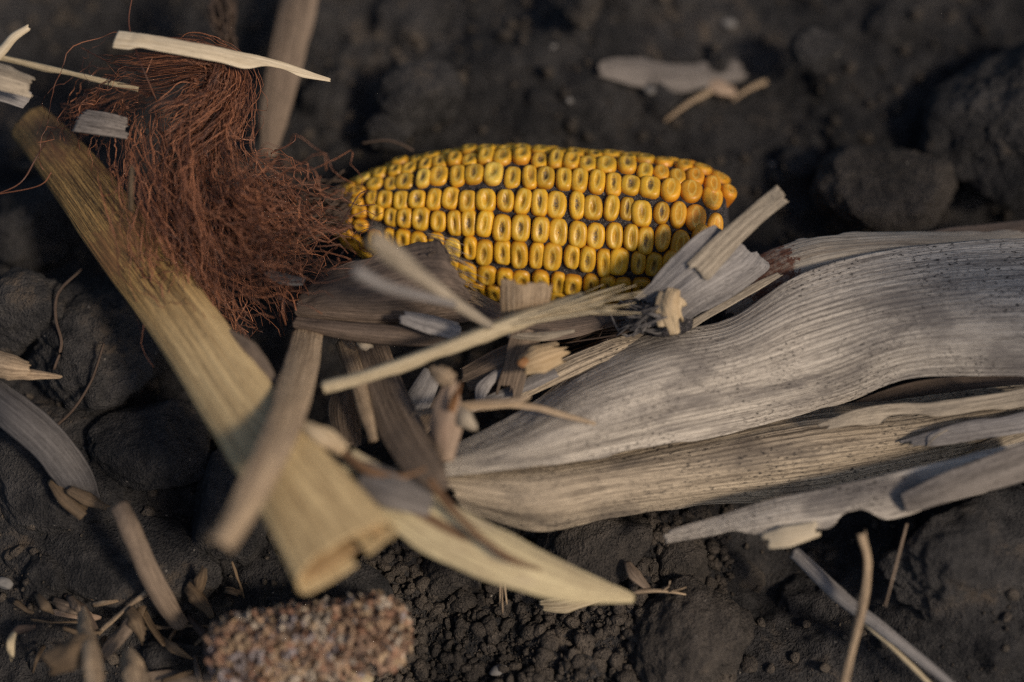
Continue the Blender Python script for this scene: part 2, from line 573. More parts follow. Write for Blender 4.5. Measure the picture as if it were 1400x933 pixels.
def bumpz(x, y):
    q = v3(x, y, 0 * x)
    z = 7.0 * fbm(q / 62.0, 2) + 3.2 * fbm(q / 21.0 + 5, 2) + 1.5 * fbm(q / 7.0 + 9, 3)
    z = z + .7 * fbm(q / 2.6 + 3, 2) + 4.0 * np.abs(perlin(q / 17.0 + 31 + .25 * perlin(q / 9.0)[..., None])) + 1.0 * np.abs(perlin(q / 6.5 + 41))
    return z


EA, EB = P(452, 288, 15), P(994, 330, 17)         # ear axis: tip, butt
AX = (EB - EA) / np.linalg.norm(EB - EA)


def zshape(x, y):
    z = zbase(x, y) + bumpz(x, y)
    g = lambda cx, cy, rx, ry, h: h * np.exp(-((x - cx) / rx) ** 2 - ((y - cy) / ry) ** 2)
    ex, ey = .5 * (EA + EB)[:2]
    z = z + g(ex, ey, 60, 24, -7)                  # the ear's bed
    z = z + g(-45, -5, 30, 22, -12)                # hollow under the litter
    z = z + g(*P(200, 420, 0)[:2], 34, 30, -5)
    z = z + g(*P(60, 640, 5)[:2], 34, 30, 9)       # flat soil lower left
    z = z + g(*P(1090, 790, -10)[:2], 22, 16, -12)
    z = z + g(*P(1330, 820, 0)[:2], 30, 22, 20)
    z = z + g(*P(760, 90, 15)[:2], 36, 22, 9)      # sunlit rise behind the ear
    z = z + g(*P(1290, 330, 0)[:2], 22, 14, -14)
    z = z + g(*P(90, 60, 5)[:2], 40, 40, -10)
    return z


N1 = 600
s = np.linspace(-1, 1, N1)


def stretch(s, c, half):
    a = np.abs(s)
    inner = np.minimum(a, .84) / .84 * half
    outer = np.where(a > .84, half * 1.0 * (np.exp((a - .84) / .16 * 5.0) - 1), 0)
    return c + np.sign(s) * (inner + outer)


gx = stretch(s, 0, 178)
gy = stretch(s, 22, 165)
GX, GY = np.meshgrid(gx, gy)
GZ = zshape(GX, GY)
lr = np.random.RandomState(11)
for i in range(240):                               # crumbs and lumps that are one with the surface
    cx, cy = lr.uniform(-165, 165), lr.uniform(-125, 170)
    r = 2.2 + 9.5 * lr.rand() ** 3.2
    ix = np.searchsorted(gx, [cx - r * 1.3, cx + r * 1.3])
    iy = np.searchsorted(gy, [cy - r * 1.3, cy + r * 1.3])
    sl = (slice(iy[0], iy[1]), slice(ix[0], ix[1]))
    X, Y = GX[sl], GY[sl]
    if X.size == 0: continue
    th = lr.rand() * 6.28
    u = ((X - cx) * math.cos(th) + (Y - cy) * math.sin(th)) / r
    v = (-(X - cx) * math.sin(th) + (Y - cy) * math.cos(th)) / (r * lr.uniform(.6, 1))
    nn = .75 * fbm(v3(X / (r * .7), Y / (r * .7), 0 * X + i), 3)
    d = np.clip(1 - (np.abs(u) ** 2.6 + np.abs(v) ** 2.6) - nn, 0, None)
    lump = zshape(np.array(cx), np.array(cy)) - r * .25 + r * lr.uniform(.55, .95) * d ** .45
    GZ[sl] = np.where(d > 0, np.maximum(GZ[sl], lump), GZ[sl])
I = np.arange(N1 * N1).reshape(N1, N1)
F = np.stack([I[:-1, :-1].ravel(), I[:-1, 1:].ravel(), I[1:, 1:].ravel(), I[1:, :-1].ravel()], -1)
g = obj('ground', np.stack([GX.ravel(), GY.ravel(), GZ.ravel()], -1), [F], M['soil'], org=np.zeros(3))
tag(g, kind='structure')


def gz(x, y):
    ix = np.clip(np.searchsorted(gx, x), 1, N1 - 1)
    iy = np.clip(np.searchsorted(gy, y), 1, N1 - 1)
    return GZ[iy, ix]


def PG(px, py, off=0.0):
    h = 0.0
    for k in range(14):
        q = P(px, py, h + off)
        h = .5 * h + .5 * float(gz(q[0], q[1]))
    q = P(px, py, h + off)
    return q


# ------------------------------------------------------------------ clods
import bmesh
_ico = {}


def ico(sub):
    if sub not in _ico:
        bm = bmesh.new()
        bmesh.ops.create_icosphere(bm, subdivisions=sub, radius=1.0)
        bm.verts.ensure_lookup_table()
        V = np.array([v.co[:] for v in bm.verts])
        V /= np.linalg.norm(V, axis=1)[:, None]
        F = np.array([[v.index for v in f.verts] for f in bm.faces])
        bm.free()
        _ico[sub] = (V, F)
    return _ico[sub]


def clod_arrays(c, rad, seed, sub=5, rough=1.0, cuts=9):
    D, F = ico(sub)
    rs = np.random.RandomState(seed)
    r = np.full(len(D), 1.0)
    for k in range(cuts):
        n = rs.normal(size=3)
        n /= np.linalg.norm(n)
        dd = rs.uniform(.62, .92)
        dot = D @ n
        lim = np.where(dot > .05, dd / np.maximum(dot, .05), 9)
        h = np.clip(.5 + .5 * (lim - r) / .09, 0, 1)      # smooth minimum
        r = lim * (1 - h) + r * h - .09 * h * (1 - h)
    r = r * (1 + .16 * rough * fbm(D * 1.6 + seed * 1.37, 3)) + rough * (.045 * fbm(D * 5.5 + seed, 3))
    mean = float(np.mean(rad))
    V = D * r[:, None]
    if sub >= 5:
        fine = fbm(V * mean / 2.4 + seed * 2.1, 3) * .5 * rough + .30 * fbm(V * mean / .85 + seed, 2)
        V = V * (1 + fine[:, None] / mean)
    V = V * np.asarray(rad, float)
    th = rs.rand() * .8 - .4
    Rz = np.array([[math.cos(th), -math.sin(th), 0], [math.sin(th), math.cos(th), 0], [0, 0, 1]])
    return V @ Rz.T + np.asarray(c), F


def clod(px, py, h, rad, seed, label, mat='clod', sub=5, rough=1.0, cuts=9):
    V, F = clod_arrays(P(px, py, h), rad, seed, sub, rough, cuts)
    o = obj('soil_clod', V, [F], M[mat])
    return tag(o, label, 'clod', 'soil clods on the field')


clod(1212, 262, 12, (20, 17, 13), 21, 'rounded dark clod behind the grey husk with a tan smear on its face', 'clod_warm', 6, .8)  # lighter soil tone makes up for the shade this clod lies in
clod(1375, 165, 14, (22, 28, 19), 22, 'biggest dark clod, cut off by the upper right corner of the photo', sub=6, rough=.9)
clod(948, 880, -11, (16, 18, 12), 23, 'brown-grey gritty clod at the bottom edge, below the thin forked twig', 'clod_warm', 6)
clod(812, 752, -6, (18, 12, 9), 24, 'gritty brown clod tucked under the lower edge of the big husk', 'clod_warm', 6, .7)
clod(925, 775, -14, (9, 9, 8), 25, 'small brown clod between the husk edge and the dry curled leaf scrap', 'clod_warm')
clod(1010, 790, -22, (7, 7, 6), 26, 'small rounded brown clod in the dark gap below the ragged pale husk', 'clod_warm')
clod(330, 680, -4, (17, 19, 13), 27, 'smooth dark clod half under the yellow stalk beside the blurred tan strip', sub=6, rough=.7)
clod(460, 800, -8, (15, 9, 9), 28, 'dark clod under the open cut end of the stalk', rough=.7)
clod(140, 470, 8, (22, 19, 13), 29, 'wide crumbly dark clod in the shade left of the stalk', sub=6, rough=1.3)
clod(30, 425, 12, (14, 12, 11), 30, 'dark clod at the left edge above the small tan leaf scrap', rough=1.2)
clod(60, 640, 0, (24, 17, 9), 31, 'broad flat dark clod beneath the torn end of the drooping grey leaf', sub=6, rough=.8)
clod(215, 610, 3, (18, 13, 10), 32, 'dark slab-like clod in shade right of the drooping grey leaf', sub=6, rough=.8)
clod(150, 760, -7, (30, 16, 8), 33, 'low dark speckled clod under the upright curved ribbon', sub=6, rough=.8)
clod(240, 900, -12, (9, 7, 6), 34, 'small smooth dark clod touching the left end of the bare cob', rough=.4)
clod(575, 130, 16, (13, 11, 9), 35, 'angular clod with one pale edge, above the left half of the ear', rough=.9)
clod(535, 180, 12, (8, 6, 6), 36, 'small dark clod just above the tip of the ear')
clod(40, 300, 2, (16, 15, 12), 37, 'dark clod at the left edge beside the top of the stalk')
clod(620, 785, -10, (9, 7, 6), 38, 'crumbly clod right of the cut stalk end', 'clod_warm')
clod(670, 830, -17, (7, 10, 6), 39, 'upright lumpy clod below the blurred yellow leaf', 'clod_warm')
clod(1115, 70, 20, (8, 7, 5), 40, 'small dark lump right of the flat grey husk scrap')
clod(795, 8, 22, (6, 9, 5), 41, 'small pale clod cut off by the top edge', 'clod_warm')
clod(1330, 760, 4, (24, 17, 14), 42, 'large blurred clod at the lower right under the ragged husk', sub=6)
clod(1150, 850, -20, (18, 15, 10), 43, 'dark clod crossed by the grey straws')

# loose crumbs: thousands of grains, one mass
cr = np.random.RandomState(19)
D0, F0 = ico(1)
D1, F1 = ico(2)
Vc, Fc = [], []
off = 0
chips = [clod_arrays((0, 0, 0), (1, 1, 1), 500 + k, 2, 1.5, 9) for k in range(14)]
for i in range(17000):
    if i < 9000:
        px, py = cr.uniform(480, 1000), cr.uniform(690, 960)
        q = P(px, py, -13)
        x, y = q[0], q[1]
    else:
        x, y = cr.uniform(-150, 150), cr.uniform(-110, 150)
    r = .22 + 2.2 * cr.rand() ** 9
    if r > .75:
        V0, Fx = chips[cr.randint(14)]
        A3 = np.linalg.qr(cr.normal(size=(3, 3)))[0]
        Vx = (V0 * cr.uniform(.6, 1.25, size=3)) @ A3 * r
        if np.linalg.det(A3) < 0: Fx = Fx[:, ::-1]
    else:
        Vx, Fx = D0 * (1 + .33 * cr.normal(size=len(D0)))[:, None] * r * cr.uniform(.6, 1.3, size=3), F0
    Vc.append(Vx + np.array([x, y, gz(x, y) + r * .3]))
    Fc.append(Fx + off)
    off += len(Vx)
o = obj('soil_crumbs', np.concatenate(Vc), [np.concatenate(Fc)], M['crumb'], smooth=False, org=np.zeros(3))
tag(o, 'loose crumbs and grains of dark soil scattered over the ground', 'soil crumbs', kind='stuff')

# ------------------------------------------------------------------ the ear
ear = empty('corn_ear', [*(.5 * (EA + EB))[:2], -4], 'yellow ear of dent corn lying bare on the dark soil', 'corn ear')
EL = np.linalg.norm(EB - EA)
RAD = 21.4
pf = np.array([(0, .22), (.03, .35), (.08, .51), (.15, .67), (.25, .83), (.38, .96), (.5, 1), (.74, 1), (.84, .96), (.90, .95), (.95, .89), (.98, .80), (1.0, .70)])
ss = np.linspace(0, 1, 400)
rr = np.interp(ss, pf[:, 0], pf[:, 1])
rr = np.convolve(np.pad(rr, 12, mode='edge'), np.ones(25) / 25, 'valid') * RAD
zz = ss * EL
arc = np.concatenate([[0], np.cumsum(np.hypot(np.diff(rr), np.diff(zz)))])
NB = -FWD - AX * np.dot(-FWD, AX)
NB /= np.linalg.norm(NB)
DN = np.cross(NB, AX)                               # sideways
if np.dot(DN, UPV) > 0: DN = -DN                    # positive angles run down the picture

# cob core
nth = 48
ii = np.arange(0, 400, 8)
th = np.arange(nth) / nth * 2 * math.pi
core = EA + AX * zz[ii][:, None, None] + (rr[ii] - 1.0)[:, None, None] * (NB * np.cos(th)[:, None] + DN * np.sin(th)[:, None])[None]
n = len(ii)
I = np.arange(n * nth).reshape(n, nth)
J = np.roll(I, -1, 1)
V = np.concatenate([core.reshape(-1, 3), [EA - AX * 1.5, EB + AX * 1.0]])
F = [np.stack([I[:-1].ravel(), J[:-1].ravel(), J[1:].ravel(), I[1:].ravel()], -1),
     np.concatenate([np.stack([np.full(nth, n * nth), J[0], I[0]], -1), np.stack([np.full(nth, n * nth + 1), I[-1], J[-1]], -1)])]
obj('cob', V, F, M['cob'], ear)

# kernels: a dozen shapes, shared
kr = np.random.RandomState(23)


def kernel_arrays(hx, hy, dent, pw, seed):
    rs = np.random.RandomState(seed)
    nr, nphi = 11, 20
    phi = np.arange(nphi) / nphi * 2 * math.pi
    c, s_ = np.cos(phi), np.sin(phi)
    rad = (np.abs(c) ** pw + np.abs(s_) ** pw) ** (-1 / pw)
    rad = rad * (1 + .03 * rs.normal() * np.cos(phi * 2 + rs.rand()) + .03 * rs.normal() * np.cos(phi * 3 + rs.rand() * 6))
    rings = [(0.14, 5.65), (.28, 5.65), (.42, 5.68), (.56, 5.68), (.69, 5.64), (.80, 5.53), (.89, 5.28), (.955, 4.9), (.99, 4.35), (1.0, 3.5), (.86, .2)]
    ox, oy, dw, dl = .12 * rs.normal(), .25 * rs.normal(), rs.uniform(.20, .36), rs.uniform(.34, .58)
    V = []
    for q, z in rings:
        x, y = hx * rad * q * c, hy * rad * q * s_
        dz = dent * np.exp(-((x - ox) / (hx * dw)) ** 2 - ((y - oy) / (hy * dl)) ** 2)
        tilt = .10 * rs_t[0] * x / hx + .10 * rs_t[1] * y / hy if q < .97 else 0
        V.append(np.stack([x, y, z - dz + tilt + 0 * x], -1))
    V = np.concatenate(V + [np.array([[0, 0, 5.6 - dent]])])
    I = np.arange(nr * nphi).reshape(nr, nphi)
    J = np.roll(I, -1, 1)
    f4 = np.stack([I[:-1].ravel(), I[1:].ravel(), J[1:].ravel(), J[:-1].ravel()], -1)
    f3 = np.stack([np.full(nphi, nr * nphi), I[0], J[0]], -1)
    return V, [f4, f3]


dent_meshes, round_meshes = [], []
for i in range(14):
    rs_t = kr.normal(size=2)
    V, F = kernel_arrays(2.36, 3.55, kr.uniform(.35, .9), kr.uniform(2.5, 3.5), i)
    dent_meshes.append(make_mesh('kernel', V, F, M['kernel'], org=np.zeros(3))[0])
for i in range(8):
    rs_t = kr.normal(size=2)
    V, F = kernel_arrays(2.45, 3.5, kr.uniform(.05, .25), kr.uniform(2.1, 2.5), 50 + i)
    round_meshes.append(make_mesh('kernel', V, F, M['kernel'], org=np.zeros(3))[0])

ROWS = 18
hidV, hidF = [], []
hoff = 0
eloc = np.array(ear.location) / MM
for row in range(ROWS):
    ang0 = math.radians(6.0 + 20.0 * row + kr.normal() * .5)
    a = ((math.degrees(ang0) + 180) % 360) - 180
    pitch = 4.62
    st = 1.2 + kr.rand() * pitch
    wob = kr.rand() * 6.28
    while st < arc[-1] - 1.2:
        i = int(np.clip(np.searchsorted(arc, st), 1, 398))
        t = ss[i]
        r, z = rr[i], zz[i]
        dr = (rr[i + 1] - rr[i - 1]) / (zz[i + 1] - zz[i - 1])
        ang = ang0 + math.radians(.9) * math.sin(wob + t * 8) + kr.normal() * .016
        if t < .15 or t > .86: ang += kr.normal() * .05
        rad_dir = NB * math.cos(ang) + DN * math.sin(ang)
        nrm = rad_dir - AX * np.clip(dr, -2.2, 2.2) * .9
        nrm /= np.linalg.norm(nrm)
        tx = AX - nrm * np.dot(AX, nrm)
        tx /= np.linalg.norm(tx)
        ty = np.cross(nrm, tx)
        tw = kr.normal() * .05
        x2 = tx * math.cos(tw) + ty * math.sin(tw)
        y2 = np.cross(nrm, x2)
        wy = (2 * math.pi * r / ROWS) / 7.15
        sx_ = (1.0 + .10 * kr.normal())
        sx_ = np.clip(sx_, .82, 1.16)
        butt = t > .83 - .03 * kr.rand() or t < .13
        sy_ = np.clip(wy * (1 + .05 * kr.normal()), .45, 1.12)
        if butt and t > .5: sy_ = min(sy_ * 1.12, 1.05); sx_ *= 1.1
        sz_ = 1.0 + .05 * kr.normal()
        base = EA + AX * z + rad_dir * r - nrm * 5.3
        tone = kr.rand()
        yel, org_ = np.array([.70, .40, .026]), np.array([.76, .30, .014])
        k = np.clip(.18 * tone + (.85 if t > .88 else .5 if butt and t > .5 else .45 if t < .1 else 0) * (0.4 + .6 * kr.rand()), 0, 1)
        colr = yel * (1 - k) + org_ * k
        if tone > .97: colr = np.array([.76, .50, .07])
        colr = colr * (1 + .08 * kr.normal())
        dirt = np.clip(kr.uniform(.0, 1.25), 0, 1) if not butt else (.3 * kr.rand() if kr.rand() < .5 else 0)
        if kr.rand() < .05:
            sx_ *= .86; sy_ *= .86; sz_ *= .9; dirt = 1; colr = colr * np.array([.68, .66, .6])
        me = (round_meshes if butt else dent_meshes)[kr.randint(8 if butt else 14)]
        Mx = np.stack([x2 * sx_, y2 * sy_, nrm * sz_], -1)
        show = abs(a) < 104
        if show:
            o = bpy.data.objects.new('kernel', me)
            col.objects.link(o)
            o.parent = ear
            mat4 = Matrix.Identity(4)
            for rr_ in range(3):
                for cc_ in range(3): mat4[rr_][cc_] = Mx[rr_, cc_]
                mat4[rr_][3] = (base[rr_] - eloc[rr_]) * MM
            o.matrix_basis = mat4
            o.color = (*np.clip(colr, 0, 1), float(dirt))
        else:
            nv_ = len(me.vertices)
            co = np.empty(nv_ * 3)
            me.vertices.foreach_get('co', co)
            hidV.append((co.reshape(-1, 3) / MM) @ Mx.T + base)
            hidF += [np.array(p.vertices) + hoff for p in me.polygons]
            hoff += nv_
        st += pitch * sx_ * (1.0 if not butt else 1.04)
q4 = np.array([f for f in hidF if len(f) == 4])
q3 = np.array([f for f in hidF if len(f) == 3])
o = obj('underside_kernels', np.concatenate(hidV), [q4, q3], M['kernel'], ear)
o['kind'] = 'stuff'
o.color = (.66, .36, .02, 0)

# ------------------------------------------------------------------ big husk
hk = empty('corn_husk', [*P(1050, 560, 8)[:2], 0], 'long weathered grey corn husk stretched across the right half', 'corn husk')
G = lambda rows: np.array([[P(*p) for p in r] for r in rows])
sheet('upper_leaf', G([
    [(618, 612, 24), (610, 625, 27), (602, 640, 28), (597, 655, 26)],
    [(722, 556, 22), (712, 588, 28), (706, 616, 30), (700, 642, 27)],
    [(800, 497, 21), (802, 540, 29), (805, 585, 30), (806, 630, 23)],
    [(895, 455, 25), (905, 505, 31), (915, 555, 28), (925, 610, 19)],
    [(990, 437, 27), (1008, 482, 31), (1026, 532, 26), (1048, 584, 16)],
    [(1085, 377, 36), (1105, 440, 34), (1125, 508, 28), (1150, 555, 19)],
    [(1195, 343, 36), (1218, 408, 37), (1233, 468, 34), (1250, 520, 26)],
    [(1325, 326, 34), (1338, 393, 38), (1345, 458, 35), (1350, 518, 28)],
    [(1470, 322, 30), (1475, 390, 36), (1480, 455, 34), (1485, 520, 28)]]),
    130, 220, M['husk'], hk, vein=.10, pitch=1.2, wave=1.6, wscale=46, oct=2, torn=(2, 1), edge=(.3, .9), seed=3, crinkle=.16)
sheet('lower_leaf', G([
    [(598, 640, 22), (607, 660, 25), (618, 680, 23), (632, 700, 18)],
    [(715, 636, 22), (722, 668, 24), (727, 700, 21), (735, 728, 13)],
    [(830, 618, 17), (835, 650, 20), (838, 682, 17), (840, 708, 9)],
    [(960, 585, 12), (965, 630, 17), (970, 665, 13), (970, 692, 4)],
    [(1100, 555, 10), (1105, 605, 17), (1110, 650, 12), (1110, 690, 3)],
    [(1232, 546, 12), (1237, 590, 18), (1240, 625, 13), (1245, 655, 5)],
    [(1345, 533, 15), (1350, 570, 20), (1355, 602, 15), (1360, 630, 6)],
    [(1480, 520, 16), (1480, 555, 20), (1485, 585, 14), (1490, 608, 6)]]),
    110, 220, M['husk_tan'], hk, vein=.13, pitch=1.25, wave=1.3, wscale=40, oct=2, torn=(2, 1), edge=(.3, 1.0), seed=5, crinkle=.16)
# inner leaf seen down the opening
sheet('inner_leaf', G([
    [(960, 600, 9), (970, 625, 9), (980, 650, 6)], [(1100, 575, 9), (1105, 600, 9), (1110, 640, 5)],
    [(1260, 520, 8), (1260, 555, 7), (1260, 590, 4)], [(1480, 510, 8), (1480, 545, 7), (1480, 590, 4)]]),
    50, 80, M['brown_leaf'], hk, vein=.15, wave=.6, torn=(1, 1), seed=6)
# torn flakes on the lower leaf
ribbon('torn_flake', [P(1118, 586, 21), P(1190, 568, 23), P(1290, 560, 24), P(1420, 540, 24)], (3, 5, 5.5, 6), M['husk_pale'], hk, torn=(5, 1), edge=(.6, 2.2), run=4, seed=12, curl=.06)
ribbon('torn_flake', [P(1228, 612, 18), P(1290, 596, 22), P(1400, 578, 23), P(1450, 570, 22)], (3, 5, 6, 6), M['husk_grey'], hk, torn=(6, 1), edge=(.6, 2.4), run=4, seed=13, curl=.06)
ribbon('torn_flake', [P(1315, 640, 12), P(1360, 615, 16), P(1430, 588, 18)], (4, 6, 6), M['husk_pale'], hk, torn=(5, 1), edge=(.5, 1.5), run=4, seed=14, curl=.08)
tubes('loose_fibre', [(spline([P(1265, 613, 20), P(1278, 598, 23), P(1295, 588, 24)], 12), .18), (spline([P(1318, 618, 20), P(1345, 606, 23), P(1372, 596, 22)], 12), .16),
                      (spline([P(1200, 652, 10), P(1240, 646, 14), P(1300, 640, 15)], 12), .14)], M['husk_pale'], hk)
# back leaf with the rusty stain
ribbon('stained_leaf', [P(985, 420, 20), P(1050, 372, 28), P(1120, 345, 32), P(1220, 335, 30), P(1340, 332, 24), P(1480, 315, 20)], (10, 15, 13, 10, 9, 9), M['husk_red'], hk,
       rolls=(10, 12, 15, 10, 5), curl=(.12, .2, .2, .15), seed=15, wave=.8, torn=(2, 1), edge=(1.5, .5), vein=.12, pitch=1.2)
ribbon('back_leaf', [P(1180, 350, 18), P(1280, 332, 20), P(1400, 318, 22), P(1500, 305, 24)], (5, 7, 7, 6), M['brown_leaf'], hk, seed=16, rolls=-20)

# ------------------------------------------------------------------ broken shank by the ear
sk = empty('broken_shank', [*P(930, 420, 20)[:2], 14], 'broken husk shank with a dark fibrous stub, leaning on the butt of the ear', 'corn shank')
sheet('husk_flap', G([
    [(862, 408, 36), (880, 422, 34), (905, 440, 31), (935, 446, 28)],
    [(893, 380, 42), (910, 396, 41), (935, 412, 39), (962, 428, 33)],
    [(925, 345, 46), (945, 368, 45), (968, 390, 42), (1000, 408, 34)],
    [(955, 318, 47), (985, 342, 45), (1015, 362, 41), (1050, 372, 35)],
    [(982, 305, 46), (1012, 324, 43), (1034, 342, 39), (1052, 356, 36)]]),
    70, 70, M['husk_grey'], sk, vein=.12, pitch=1.1, wave=1.0, torn=(2, 2.5), edge=(1.2, .8), run=9, seed=21, crinkle=.3)
ribbon('torn_strip', [P(948, 378, 45), P(1000, 325, 47), P(1040, 290, 50), P(1072, 264, 54)], (7, 6, 5.5, 5.5), M['husk_pale'], sk, torn=(2, 3.2), edge=(.6, .6), run=5, seed=22, curl=.05, rolls=-10)
ribbon('torn_strip', [P(930, 452, 27), P(990, 418, 32), P(1035, 392, 34), P(1072, 372, 35)], (2.5, 2.8, 2.5, 1.5), M['husk_pale'], sk, torn=(3, 2), seed=23, curl=.1)
V, Fs, A = sheet_arrays(ribbon_ctrl([P(925, 395, 41), P(918, 420, 40), P(925, 455, 34)], (7, 8, 8), 15, .35), 30, 40, thick=.8, wave=1.2, crinkle=.7, torn=(3, 3), seed=24)
obj('broken_rim', V, Fs, M['bright_end'], sk, attrs=A)
# dark stub: fibre bundles
fr = np.random.RandomState(31)
paths = []
for i in range(130):
    a0 = P(918 + fr.normal() * 7, 425 + fr.normal() * 10, 33 + fr.normal() * 2.5)
    a1 = P(868 + fr.normal() * 14, 437 + fr.normal() * 9, 31 + fr.normal() * 3)
    mid = .5 * (a0 + a1) + fr.normal(size=3) * 1.6
    paths.append((spline([a0, mid + fr.normal(size=3) * .7, a1 + fr.normal(size=3) * 1.4], 9), np.linspace(.75, .25, 9) * fr.uniform(.4, 1.2)))
tubes('fibre_stub', paths, M['dim_leaf'], sk, 5)
V, F = clod_arrays(P(900, 434, 29), (9, 5, 5), 77, 4)
obj('stub_core', V, [F], M['cob'], sk)
paths = []
for i in range(16):
    a0 = P(850 + fr.normal() * 9, 445 + fr.normal() * 6, 27 + fr.normal() * 2)
    a1 = P(800 + fr.normal() * 22, 470 + fr.normal() * 12, 18 + fr.normal() * 3)
    paths.append((spline([P(880, 438, 29), a0, a1], 14), .22))
tubes('dark_fibre', paths, M['dark_twig'], sk)

# ------------------------------------------------------------------ stalk (open hollow sheath)
stk = empty('corn_stalk', [*P(270, 450, 10)[:2], 0], 'long flattened yellow stalk sheath lying diagonally with an open cut lower end', 'corn stalk')


def sheath(pts, wid, hgt, a0, a1, n=14, nc=13, roll=0.0):
    C = spline([P(*p) for p in pts], n)
    T = np.gradient(C, axis=0)
    T /= np.linalg.norm(T, axis=1)[:, None]
    S = np.cross(T, -FWD * .5 + np.array([0, 0, .5]))
    S /= np.linalg.norm(S, axis=1)[:, None]
    N = np.cross(S, T)
    k = np.linspace(0, 1, n)
    w = np.interp(k, np.linspace(0, 1, len(wid)), wid) / 2
    h = np.interp(k, np.linspace(0, 1, len(hgt)), hgt) / 2
    th = np.radians(np.linspace(a0, a1, nc))
    return C[:, None] + S[:, None] * (w[:, None] * np.sin(th + roll)[None])[..., None] + N[:, None] * (h[:, None] * np.cos(th + roll)[None])[..., None]


sheet('sheath', sheath([(38, 165, 26), (98, 235, 33), (162, 320, 36), (244, 430, 37), (333, 560, 42), (402, 660, 47), (480, 772, 50)],
                       (11.5, 14.5, 17, 17, 18, 20.5, 26), (6, 7, 7.5, 7.5, 7.5, 7, 6.5), -172, 178, roll=.2),
      150, 230, M['stalk'], stk, thick=.6, vein=.16, pitch=1.5, wave=.55, torn=(3, .8), edge=(.5, .5), run=14, seed=41, cut=5.0)
sheet('inner_sheath', sheath([(70, 205, 30), (165, 320, 35), (240, 430, 36), (330, 560, 41), (400, 660, 46), (470, 764, 49)],
                             (9, 12.5, 13, 14, 16.5, 22), (3.5, 4.2, 4.2, 4.2, 4, 3.8), -165, 165, roll=.6),
      80, 120, M['stalk_in'], stk, thick=.5, vein=.1, wave=.4, torn=(2, .6), seed=42, cut=4.5)
ribbon('splinter', [P(178, 290, 52), P(179, 262, 58), P(181, 226, 63)], (2.2, 1.5, 1.0), M['chaff'], stk, curl=.2, seed=43, torn=(.3, 1.2))
ribbon('edge_flap', [P(300, 455, 40), P(340, 485, 42), P(375, 530, 42)], (4, 6, 3), M['brown_strip'], stk, rolls=-25, curl=.3, seed=44)
ribbon('collar', [P(404, 574, 48), P(428, 582, 50), P(450, 597, 50), P(472, 618, 49)], (2.5, 6.0, 6.5, 2.5), M['bright_end'], stk, torn=(.5, 1), edge=(3.2, .2), run=2, seed=45, curl=.08, crinkle=.35)

# ------------------------------------------------------------------ folded yellow leaf at the stalk's foot
yl = empty('folded_leaf', [*P(680, 720, 20)[:2], 10], 'pale yellow folded leaf with a brown midrib pointing to the lower middle', 'dry leaf')
ribbon('leaf_blade', [P(470, 626, 44), P(530, 675, 43), P(600, 718, 40), P(700, 766, 34), P(790, 800, 26), P(868, 819, 18)], (6, 11, 14.5, 13, 8.5, 2), M['yellow_leaf'], yl,
       rolls=(0, 5, 10, 8, 0), curl=(.1, .16, .2, .2, .1), seed=51, torn=(1, .5), wave=.5)
ribbon('folded_flap', [P(492, 650, 47), P(540, 668, 49), P(592, 690, 46)], (9, 11, 7), M['grey_chip'], yl, rolls=(10, 25, 30), curl=.15, seed=52)
ribbon('dark_rib', [P(586, 655, 47), P(612, 690, 46), P(655, 735, 43), P(700, 765, 40), P(740, 780, 36)], (2.0, 2.4, 2.2, 1.8, .8), M['midrib'], yl, curl=.3, seed=53)
ribbon('bent_edge', [P(460, 612, 48), P(500, 640, 49), P(545, 652, 48), P(585, 640, 47)], (2.0, 2.4, 2, 1.0), M['midrib'], yl, curl=.3, seed=54)

# ------------------------------------------------------------------ single strips, twigs and scraps
def scrap(name, label, cat, pts, widths, mat, group=None, **k):
    o = ribbon(name, [P(*p) for p in pts], widths, M[mat], **k)
    return tag(o, label, cat, group)


def scrap_g(name, label, cat, pts, widths, mat, group=None, **k):
    o = ribbon(name, [PG(*p) for p in pts], widths, M[mat], **k)
    return tag(o, label, cat, group)


S_ = 'dry leaf strips over the ear and stalk'
scrap('leaf_strip', 'thin pale cream strip lying over the top of the red silk', 'leaf strip', [(157, 53, 68), (200, 58, 68), (280, 72, 66), (370, 90, 60), (452, 110, 54)], (6, 5.2, 5, 4.5, 1.0), 'pale_strip', S_, seed=61, torn=(.8, .2), edge=(.2, 1.9), run=6, curl=.08, rolls=(18, 12, 5, 0))
scrap('leaf_strip', 'grey-white blurred ribbon running up to the top edge behind the silk', 'leaf strip', [(415, -30, 24), (402, 25, 22), (388, 90, 20), (376, 150, 18), (366, 215, 15)], (11, 11.5, 10, 9, 4), 'brown_strip', S_, seed=62, curl=.15, rolls=(-15, 5, 10))
scrap('straw', 'thin straw pointing from the left edge into the red silk', 'straw', [(-10, 76, 50), (60, 92, 50), (130, 108, 50), (190, 122, 48)], (2.3, 2.4, 2.2, 1.6), 'straw', 'straws', seed=63, curl=.5, torn=(.2, .2))
scrap('leaf_strip', 'short curved pale strip at the upper left edge above the straw', 'leaf strip', [(-12, 82, 50), (4, 66, 52), (18, 50, 54), (40, 36, 55)], (3.4, 3.0, 2.6, 1.8), 'pale_strip', S_, seed=64, curl=.3)
scrap('husk_scrap', 'blurred white folded scrap at the left edge on top of the stalk', 'husk scrap', [(-30, 92, 66), (10, 104, 66), (48, 116, 62)], (9, 9, 8), 'husk_pale', 'husk scraps', seed=65, rolls=20, curl=.2, torn=(1, 2))
scrap('husk_scrap', 'blurred grey scrap under the white one at the left edge', 'husk scrap', [(-30, 108, 58), (5, 122, 57), (40, 138, 54)], (7, 7, 5), 'husk_grey', 'husk scraps', seed=66, torn=(1, 2))
